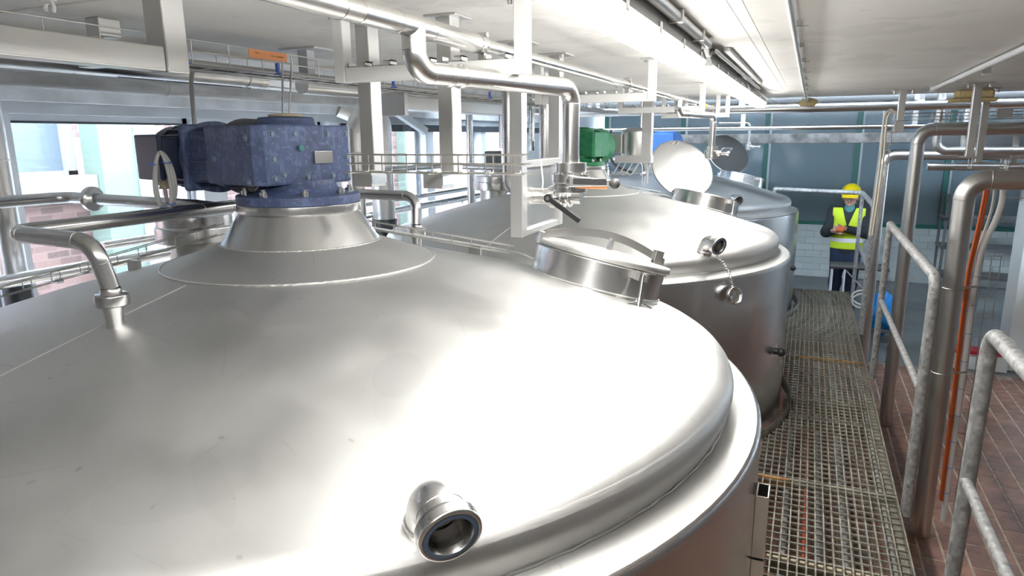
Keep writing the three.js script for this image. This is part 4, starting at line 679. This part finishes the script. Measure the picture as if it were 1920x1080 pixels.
// ---------------------------------------------------------------- big pipes on the walkway's right
{
  const big = (label, x, z, y, x1, r = .05) => { const g = thing('process_pipe', label, 'pipe', [x, FLOOR, z]); run(g, [V(x, FLOOR, z), V(x, y, z), V(x1, y + .01, z)], r, .11, M.matt); return g; };
  const p2 = big('thick steel pipe beside the orange and white cables, bending to the right at hand height', .795, -4.45, 1.455, RIGHTX, .053);
  put('pipe_clamp', [torus(V(.795, .35, -4.45), V(0, 1, 0), .054, .004, 30, 6), cyl(V(.84, .35, -4.45), V(.93, .35, -4.5), .006, 10), torus(V(.795, .85, -4.45), V(0, 1, 0), .054, .004, 30, 6), cyl(V(.84, .85, -4.45), V(.93, .86, -4.5), .006, 10)], M.matt, p2);
  big('thick steel pipe between the middle handrail and the ceiling post, bending to the right', .755, -6.2, 1.735, RIGHTX, .05);
  big('thick steel pipe behind the thin cable ladder, bending to the right', .68, -7.9, 1.5, RIGHTX, .052);
  const hp = (label, y, z, x0, x1, r, m = M.matt) => { const g = thing('cross_pipe', label, 'pipe', [(x0 + x1) / 2, y, z]); put('pipe', cyl(V(x0, y, z), V(x1, y, z), r, 22), m, g); for (let x = x0 + .6; x < x1; x += 1.4) put('pipe_support', [bx(x - .02, x + .02, y + r, y + r + .3, z - .008, z + .008)], M.frame, g); return g; };
  hp('thick steel cross pipe directly below the edge of the low ceiling', 1.93, -6.62, -2.6, RIGHTX, .043, M.shell);
  hp('thin bright steel cross pipe in front of the tops of the green window posts', 1.765, -6.9, -2.6, RIGHTX, .02, M.shell);
  hp('dark cross pipe under the high ceiling behind the edge', 2.05, -7.6, -2.6, RIGHTX, .05, M.darkGrey);
  const dl = (label, y, z, x0, r) => { const g = thing('return_pipe', label, 'pipe', [x0, y, z]); run(g, [V(x0, 2.1, z), V(x0, y, z), V(RIGHTX, y, z)], r, .08, M.matt); };
  dl('steel return pipe dropping beside the tall ceiling post and turning right', 1.56, -6.75, .96, .034); dl('second steel return pipe, just right of the first return pipe', 1.54, -7.0, 1.2, .034);
  hp('dark lower cross pipe behind the hand-high thick pipe', 1.43, -6.8, .92, RIGHTX, .03, M.matt);
  // concrete beam with flaking paint, duct behind
  single('cross_beam', [bx(-2.8, 1.15, 1.60, 1.72, -9.4, -9.2, .01)], M.oldBeam, 'old painted concrete beam crossing in front of the far windows', 'beam');
  single('dark_duct', [bx(1.15, RIGHTX, 1.42, 1.72, -9.5, -9.2, .01)], M.darkGrey, 'dark boxed duct continuing the painted beam to the right', 'duct');
  // ceiling posts
  for (const [x, z, y0, lab] of [[.556, -5.58, 1.79, 'short square ceiling post holding the thin cable ladder'], [.905, -5.09, 1.56, 'tall square ceiling post in front of the yellow foam strip'], [1.08, -5.75, 1.5, 'second tall ceiling post behind the first, darker']]) {
    const g = thing('ceiling_post', lab, 'post', [x, y0, z]); put('tube', bx(x - .022, x + .022, y0, CEIL, z - .022, z + .022, .004), M.frame, g); put('ceiling_plate', [bx(x - .07, x + .07, CEIL - .008, CEIL, z - .06, z + .06, .002)], M.frame, g);
    for (const s of [-1, 1]) put('bolt', cyl(V(x + s * .055, CEIL - .03, z + .04), V(x + s * .055, CEIL - .006, z + .04), .008, 8), M.frame, g);
    if (x < .6) put('arm', [bx(x - .03, x + .03, y0 - .075, y0, z - .03, z - .005, .002), bx(x - .08, x + .0, y0 - .085, y0 - .07, z - .03, z)], M.frame, g);
    else put('foot', bx(x - .05, x + .06, y0 - .012, y0, z - .04, z + .04), M.frame, g);
  }
  const pr = thing('slotted_rail', 'slotted steel mounting rail with square holes behind the second ceiling post', 'rail', [1.5, 1.83, -5.6]);
  put('flange', [bx(1.12, 2.6, 1.855, 1.862, -5.62, -5.58), bx(1.12, 2.6, 1.80, 1.807, -5.62, -5.58)], M.frame, pr); for (let i = 0; i < 10; i++) put('web', bx(1.12 + i * .15, 1.12 + i * .15 + .09, 1.805, 1.857, -5.603, -5.597), M.frame, pr);
  // horizontal thin tray behind
  const t = thing('wire_tray', 'fine wire tray crossing behind the ceiling posts', 'cable tray', [1.6, 1.85, -6.0]);
  wireTray(t, V(.62, 1.8, -6.0), V(3.2, 1.8, -6.0), V(0, 0, 1), .04, .05, rowsU, .12, .0022);
  for (const [x, y] of [[.62, 1.72], [1.0, 1.72], [.0, 1.70]]) { }
  // vertical ladder of thin cables near the short post
  const lad = thing('cable_ladder', 'thin vertical cable ladder with grey wires dropping from the short ceiling post', 'cable ladder', [.48, 1.1, -5.6]);
  for (const x of [.455, .475, .52]) put('rail', cyl(V(x, 1.86, -5.6), V(x - .02, .95, -5.62), .0035, 8), M.wire, lad);
  for (let i = 0; i < 12; i++) put('rung', cyl(V(.455 - .0015 * i, 1.84 - i * .075, -5.6), V(.52 - .0015 * i, 1.84 - i * .075, -5.6), .0022, 6), M.wire, lad);
  put('cable', tubeAlong([V(.54, 1.83, -5.58), V(.49, 1.87, -5.58), V(.465, 1.84, -5.58), V(.46, 1.5, -5.585), V(.445, .98, -5.6)], .0085, 8, false, 30), M.cable, lad);
  put('cable', tubeAlong([V(.545, 1.84, -5.58), V(.5, 1.855, -5.57), V(.482, 1.83, -5.57), V(.478, 1.5, -5.57), V(.46, .98, -5.59)], .007, 8, false, 30), M.beige, lad);
  // chain
  const links = []; for (let i = 0; i < 40; i++) links.push(torus(V(.515 - i * .0008, 1.8 - i * .0215, -5.56), i % 2 ? V(1, 0, 0) : V(0, 0, 1), .009, .0022, 10, 5)); single('chain', links, M.wire, 'thin link chain hanging along the vertical cable ladder', 'chain');
  // orange and white cables on a wire ladder behind the hand-high pipe
  const w = thing('wire_ladder', 'vertical wire ladder carrying orange and white cables beside the thick pipe', 'cable ladder', [.97, 0, -4.6]);
  for (const x of [.96, 1.0, 1.045]) put('wire', cyl(V(x, 1.02, -4.63), V(x - .01, FLOOR + .1, -4.63), .0028, 8), M.wire, w);
  for (let i = 0; i < 12; i++) put('cross_wire', cyl(V(.9, 1.015 - i * .12, -4.63), V(1.045, 1.015 - i * .12, -4.63), .0028, 6), M.wire, w);
  const cab = (name, pts, r, m, lab) => single(name, tubeAlong(pts, r, 12, false, 60), m, lab, 'cable');
  const sh2 = .028, W2 = (p) => p.map(([x, y, z]) => V(x + sh2, y, z));
  cab('white_cable', W2([[.97, 1.43, -4.6], [.975, 1.33, -4.6], [.958, 1.22, -4.6], [.915, 1.08, -4.59], [.9, .9, -4.59], [.902, .3, -4.59], [.905, -.3, -4.6], [.908, -.66, -4.6]]), .0165, M.white, 'thick white cable tied to the wire ladder beside the orange cables');
  cab('orange_cable', W2([[.885, 1.43, -4.575], [.88, 1.3, -4.575], [.868, 1.12, -4.575], [.856, .95, -4.575], [.857, .6, -4.575], [.866, .1, -4.575], [.87, -.3, -4.575], [.873, -.5, -4.575]]), .0085, M.orange, 'orange cable farther from the thick white cable, tied in a pair');
  cab('orange_cable', W2([[.903, 1.43, -4.59], [.897, 1.3, -4.59], [.884, 1.12, -4.59], [.869, .95, -4.595], [.87, .6, -4.595], [.879, .1, -4.595], [.882, -.3, -4.595], [.885, -.52, -4.595]]), .0085, M.orange, 'second orange cable, between the other orange cable and the white one');
  cab('grey_cable', W2([[.938, 1.43, -4.62], [.936, 1.28, -4.62], [.91, 1.12, -4.62], [.885, 1.0, -4.62], [.88, .6, -4.62], [.888, -.5, -4.62]]), .008, M.cable, 'grey cable behind the gap between the orange and white cables');
  for (let i = 0; i < 9; i++) { put('cable_tie', torus(V(.93, .9 - i * .17, -4.59), V(0, 1, 0), .0178, .0016, 18, 6), M.tie, w); put('cable_tie', torus(V(.892 + i * .001, .86 - i * .165, -4.585), V(0, 1, 0), .0155, .0016, 16, 6), M.tie, w); }
  // upper basket behind the bend
  const b = thing('wire_basket', 'hanging wire basket tray end behind the bend of the hand-high pipe', 'cable tray', [1.0, 1.3, -4.75]);
  wireTray(b, V(1.08, 1.3, -4.66), V(1.08, 1.55, -4.66), V(1, 0, 0), .06, .08, rowsU, .09, .0026, V(0, 0, -1));
  wireTray(b, V(.78, 1.5, -4.78), V(1.7, 1.5, -4.78), V(0, 0, 1), .05, .06, rowsU, .16, .0022);
  // small black clamp
  const fl = thing('hanging_shower', 'grey hose fitting with a loop of cable near the pale pillar', 'fitting', [1.5, .95, -5.8]);
  put('bracket', bx(1.5, 1.53, .95, 1.35, -5.82, -5.79, .003), M.galv, fl); put('spout_head', [ball(V(1.49, .93, -5.8), .03), cyl(V(1.49, .93, -5.8), V(1.47, .86, -5.78), .014, 12)], M.galv, fl);
  const lo = []; for (let i = 0; i <= 24; i++) { const a = i / 24 * 2 * Math.PI * .9 + 1.2; lo.push(V(1.53 + .07 * Math.cos(a), .78 + .09 * Math.sin(a), -5.8)); } put('hose_loop', tubeAlong(lo, .004, 8), M.cable, fl);
  // far right clutter: low shelf unit in the shade
  const sh = thing('shelf_rack', 'dark open shelf rack standing in the shade by the far windows', 'rack', [2.6, FLOOR, -11.2]);
  for (const y of [-.25, .15, .55]) put('shelf', bx(1.75, 3.6, y, y + .03, -11.4, -10.9), M.darkGrey, sh); for (const x of [1.76, 3.56]) for (const z of [-11.38, -10.93]) put('upright', bx(x, x + .03, FLOOR, .9, z, z + .03), M.darkGrey, sh);
}
// ---------------------------------------------------------------- worker, table, bag, hose
function sdf(fn, c, half, res) {
  const mc = new MarchingCubes(res, M.skin, false, false, 60000); mc.isolation = 0; const h = res / 2;
  for (let k = 0; k < res; k++) for (let j = 0; j < res; j++) for (let i = 0; i < res; i++) mc.field[i + j * res + k * res * res] = -fn(c.x + (i - h) / h * half, c.y + (j - h) / h * half, c.z + (k - h) / h * half);
  mc.update(); const n = mc.count, g = new THREE.BufferGeometry(); g.setAttribute('position', new THREE.BufferAttribute(mc.positionArray.slice(0, n * 3), 3)); g.scale(half, half, half); g.translate(c.x, c.y, c.z);
  const w = mergeVertices(g, 1e-4); w.computeVertexNormals(); return flat(w);
}
const cap = (a, b, ra, rb, sx = 1, sz = 1) => (x, y, z) => { const dx = b[0] - a[0], dy = b[1] - a[1], dz = b[2] - a[2], L = dx * dx + dy * dy + dz * dz; let t = L ? ((x - a[0]) * dx + (y - a[1]) * dy + (z - a[2]) * dz) / L : 0; t = Math.min(1, Math.max(0, t)); return Math.hypot((x - a[0] - dx * t) / sx, y - a[1] - dy * t, (z - a[2] - dz * t) / sz) - (ra + (rb - ra) * t); };
const smin = (k, ...f) => (x, y, z) => { let d = f[0](x, y, z); for (let i = 1; i < f.length; i++) { const e = f[i](x, y, z), h = Math.max(k - Math.abs(d - e), 0) / k; d = Math.min(d, e) - h * h * k * .25; } return d; };
{
  const px = .515, pz = -9.7, yaw = -.12;
  const g = thing('person', 'worker in yellow hard hat and yellow vest looking down at an orange device', 'person', [px, FLOOR, pz], undefined, yaw); g.scale.setScalar(1.05);
  // joints: x to the worker's left in the picture right, y up from the floor, z to the camera
  const J = { pel: [0, .92, 0], che: [0, 1.27, .0], nec: [0, 1.4, .01], sl: [-.165, 1.365, .0], sr: [.165, 1.365, .0], el: [-.235, 1.12, .06], er: [.225, 1.13, .08], hl: [-.13, 1.165, .25], hr: [-.04, 1.2, .26] };
  const legs = [cap([-.085, .9, 0], [-.09, .5, .02], .082, .058), cap([-.09, .5, .02], [-.095, .09, -.01], .058, .042), cap([.085, .9, 0], [.09, .5, .03], .082, .058), cap([.09, .5, .03], [.1, .09, .0], .058, .042), cap([-.095, .06, -.02], [-.11, .045, .13], .045, .036), cap([.1, .06, -.01], [.12, .045, .14], .045, .036)];
  const torso = [cap(J.pel, [0, 1.05, 0], .125, .125, 1.18, .9), cap([0, 1.05, 0], J.che, .125, .135, 1.18, .85), cap(J.sl, J.sr, .06, .06)];
  const arms = [cap(J.sl, J.el, .055, .043), cap(J.el, J.hl, .043, .031), cap(J.sr, J.er, .055, .043), cap(J.er, J.hr, .043, .031)];
  const neck = cap([0, 1.38, .005], [0, 1.5, .03], .055, .05);
  // hands: palm and five curled fingers each, closed on the device
  const hand = (h, s, dx) => { const f = [cap(h, [h[0] + dx * .045, h[1] - .004, h[2] + .03], .028, .026, 1, 1)]; for (let i = 0; i < 4; i++) { const b = [h[0] + dx * .05, h[1] + .026 - i * .018, h[2] + .04], m = [b[0] + dx * .032, b[1] - .002, b[2] + .014], e = [m[0] + dx * .012, m[1] - .004, m[2] - .018]; f.push(cap(b, m, .0092, .0086), cap(m, e, .0086, .0078)); } const tb = [h[0] + dx * .015, h[1] + .025, h[2] + .03]; f.push(cap(tb, [tb[0] + dx * .03, tb[1] + .026, tb[2] + .02], .0105, .0088)); return f; };
  const hl = hand(J.hl, -1, 1), hr = hand(J.hr, 1, -1);
  const headF = smin(.03, cap([0, 1.52, .045], [0, 1.585, .02], .074, .088, .86, 1), cap([0, 1.475, .085], [0, 1.5, .075], .032, .045), cap([0, 1.54, .125], [0, 1.51, .138], .012, .016), cap([-.075, 1.54, .02], [-.078, 1.52, .015], .016, .012, .6, 1), cap([.075, 1.54, .02], [.078, 1.52, .015], .016, .012, .6, 1));
  const eyes = (x, y, z) => Math.min(Math.hypot(x + .03, y - 1.545, z - .118), Math.hypot(x - .03, y - 1.545, z - .118)) - .011;
  const bodyF = smin(.05, ...torso, ...arms, ...legs, neck);
  const headC = (x, y, z) => Math.max(headF(x, y, z), -eyes(x, y, z));
  add('body', [sdf((x, y, z) => bodyF(x, y, z) + .012, V(0, .86, .05), .92, 130), sdf(headC, V(0, 1.53, .04), .16, 64), sdf(smin(.012, ...hl, cap(J.el, J.hl, .03, .027)), V(-.09, 1.17, .27), .13, 72), sdf(smin(.012, ...hr, cap(J.er, J.hr, .03, .027)), V(-.07, 1.2, .29), .13, 72)], M.skin, g);
  const jk = smin(.05, ...torso, ...arms.map((f, i) => f));
  add('jacket', sdf((x, y, z) => Math.max(jk(x, y, z) - .012, .86 - y, y - 1.44, Math.hypot(x - J.hl[0], y - J.hl[1], z - J.hl[2]) < .05 || Math.hypot(x - J.hr[0], y - J.hr[1], z - J.hr[2]) < .05 ? .02 : -1), V(0, 1.16, .08), .4, 72), M.jacket, g);
  const tz = smin(.04, ...torso, cap(J.sl, J.el, .058, .03), cap(J.sr, J.er, .058, .03));
  const vestCut = (x, y, z) => Math.max(.93 - y, y - 1.425, Math.abs(x) - .178, (z > 0 && y > 1.2) ? (.07 * (y - 1.2) / .22 + .002) - Math.abs(x + .0) : -1);
  const tv = smin(.04, ...torso);
  add('vest', sdf((x, y, z) => Math.max(tv(x, y, z) - .03, vestCut(x, y, z)), V(0, 1.17, .02), .3, 72), M.vest, g);
  add('reflective_stripe', sdf((x, y, z) => Math.max(tv(x, y, z) - .034, 1.015 - y, y - 1.065), V(0, 1.04, 0), .24, 60), M.reflective, g);
  add('shirt', sdf((x, y, z) => Math.max(cap([0, 1.36, .03], [0, 1.44, .04], .06, .058)(x, y, z), -1), V(0, 1.4, .04), .12, 40), M.teal, g);
  add('collar', [sdf((x, y, z) => Math.max(Math.abs(cap([0, 1.36, .0], [0, 1.45, .01], .085, .075)(x, y, z)) - .008, y - 1.455, 1.36 - y, z - .06 + Math.abs(x) * .1), V(0, 1.41, 0), .13, 44)], M.jacket, g);
  add('trousers', sdf((x, y, z) => Math.max(smin(.04, legs[0], legs[1], legs[2], legs[3], cap([0, .9, 0], [0, .95, 0], .12, .125, 1.15, .9))(x, y, z) - .01, y - .98, .1 - y), V(0, .53, 0), .5, 84), M.jeans, g);
  add('shoe', sdf((x, y, z) => Math.max(Math.min(legs[4](x, y, z), legs[5](x, y, z)) - .008, -y), V(0, .1, .05), .24, 56), M.black, g);
  const hx = V(0, 1.6, .03), hg = [flat(new THREE.SphereGeometry(1, 32, 16, 0, Math.PI * 2, 0, Math.PI * .5)).scale(.112, .115, .135), flat(new THREE.CylinderGeometry(.122, .122, .012, 32)).scale(.95, 1, 1.12), bx(-.085, .085, -.008, .004, .09, .185, .004)];
  add('hard_hat', join(hg).rotateX(.22).translate(hx.x, hx.y, hx.z), M.helmet, g);
  add('eye', [ball(V(-.03, 1.545, .105), .012), ball(V(.03, 1.545, .105), .012)], M.white, g);
  add('hair', sdf((x, y, z) => Math.max(headF(x, y, z) - .008, z - .02, 1.5 - y), V(0, 1.56, 0), .15, 44), M.darkGrey, g);
  const dev = single('hand_device', bx(-.045, .045, -.018, .018, -.035, .035, .008), M.orange, 'small orange device held in the hands of the worker', 'device'); dev.position.set(px - .1, FLOOR + 1.255, pz + .32); dev.rotation.set(.5, yaw, .1);
}
{
  const t = thing('work_table', 'small dark folding table with silver legs beside the worker', 'table', [.66, FLOOR, -9.35]);
  put('tabletop', bx(.33, .98, .1, .13, -9.5, -9.2, .008), M.darkGrey, t); put('rim', [bx(.33, .98, .085, .1, -9.5, -9.49), bx(.33, .98, .085, .1, -9.21, -9.2)], M.black, t);
  for (const [x, z] of [[.36, -9.23], [.5, -9.23], [.36, -9.47], [.95, -9.23], [.95, -9.47]]) put('leg', cyl(V(x, .1, z), V(x, FLOOR, z), .012, 12), M.pale, t);
  put('brace', [cyl(V(.5, .08, -9.23), V(.92, -.35, -9.23), .009, 10)], M.galv, t);
  const b = thing('plastic_bag', 'crumpled bright blue plastic bag with a white print patch', 'bag', [.92, FLOOR, -8.9]);
  const q = new THREE.SphereGeometry(1, 48, 36), p = q.attributes.position; for (let i = 0; i < p.count; i++) { const x = p.getX(i), y = p.getY(i), z = p.getZ(i), n = .72 + .6 * fbm((Math.atan2(z, x) / 6.28 + .5), y * .5 + .5, 8, 4, 9); p.setXYZ(i, x * .17 * n * (1 - .25 * y), y * .24 * n, z * .14 * n); } q.computeVertexNormals(); keepUv.add(q); add('bag_body', flat(q.translate(0, .35, 0)), M.blueBag, b);
  add('bag_knot', [ball(V(-.12, .5, .02), .05, .8, 2.2, .8), ball(V(-.15, .62, .02), .03, .6, 2, .6)], M.blueBag, b); add('print_patch', bxOn(V(.1, .4, .105), V(.6, -.5, -.3), V(.3, 1, 0), .08, .05, .004), M.white, b);
  const st = thing('bag_stand', 'low trolley frame carrying the blue bag', 'trolley', [.92, FLOOR, -8.9]); put('deck', bx(.74, 1.12, FLOOR + .14, FLOOR + .17, -9.06, -8.74, .005), M.darkGrey, st); for (const [x, z] of [[.78, -8.78], [1.08, -8.78], [.78, -9.02], [1.08, -9.02]]) put('caster', [cyl(V(x - .012, FLOOR + .035, z), V(x + .012, FLOOR + .035, z), .035, 16), cyl(V(x, FLOOR + .05, z), V(x, FLOOR + .14, z), .012, 10)], M.black, st);
  const hc = []; for (let i = 0; i <= 60; i++) { const a = i / 60 * Math.PI * 4.2; hc.push(V(.63 + .1 * Math.cos(a), -.02 + .02 * Math.sin(a * .5) + .075 * Math.sin(a), -8.05 + .01 * i / 10)); } single('hose_coil', tubeAlong(hc, .011, 10, false, 120), M.white, 'white hose coil hung at the foot of the far handrail', 'hose');
}
renderer.render(scene, camera);
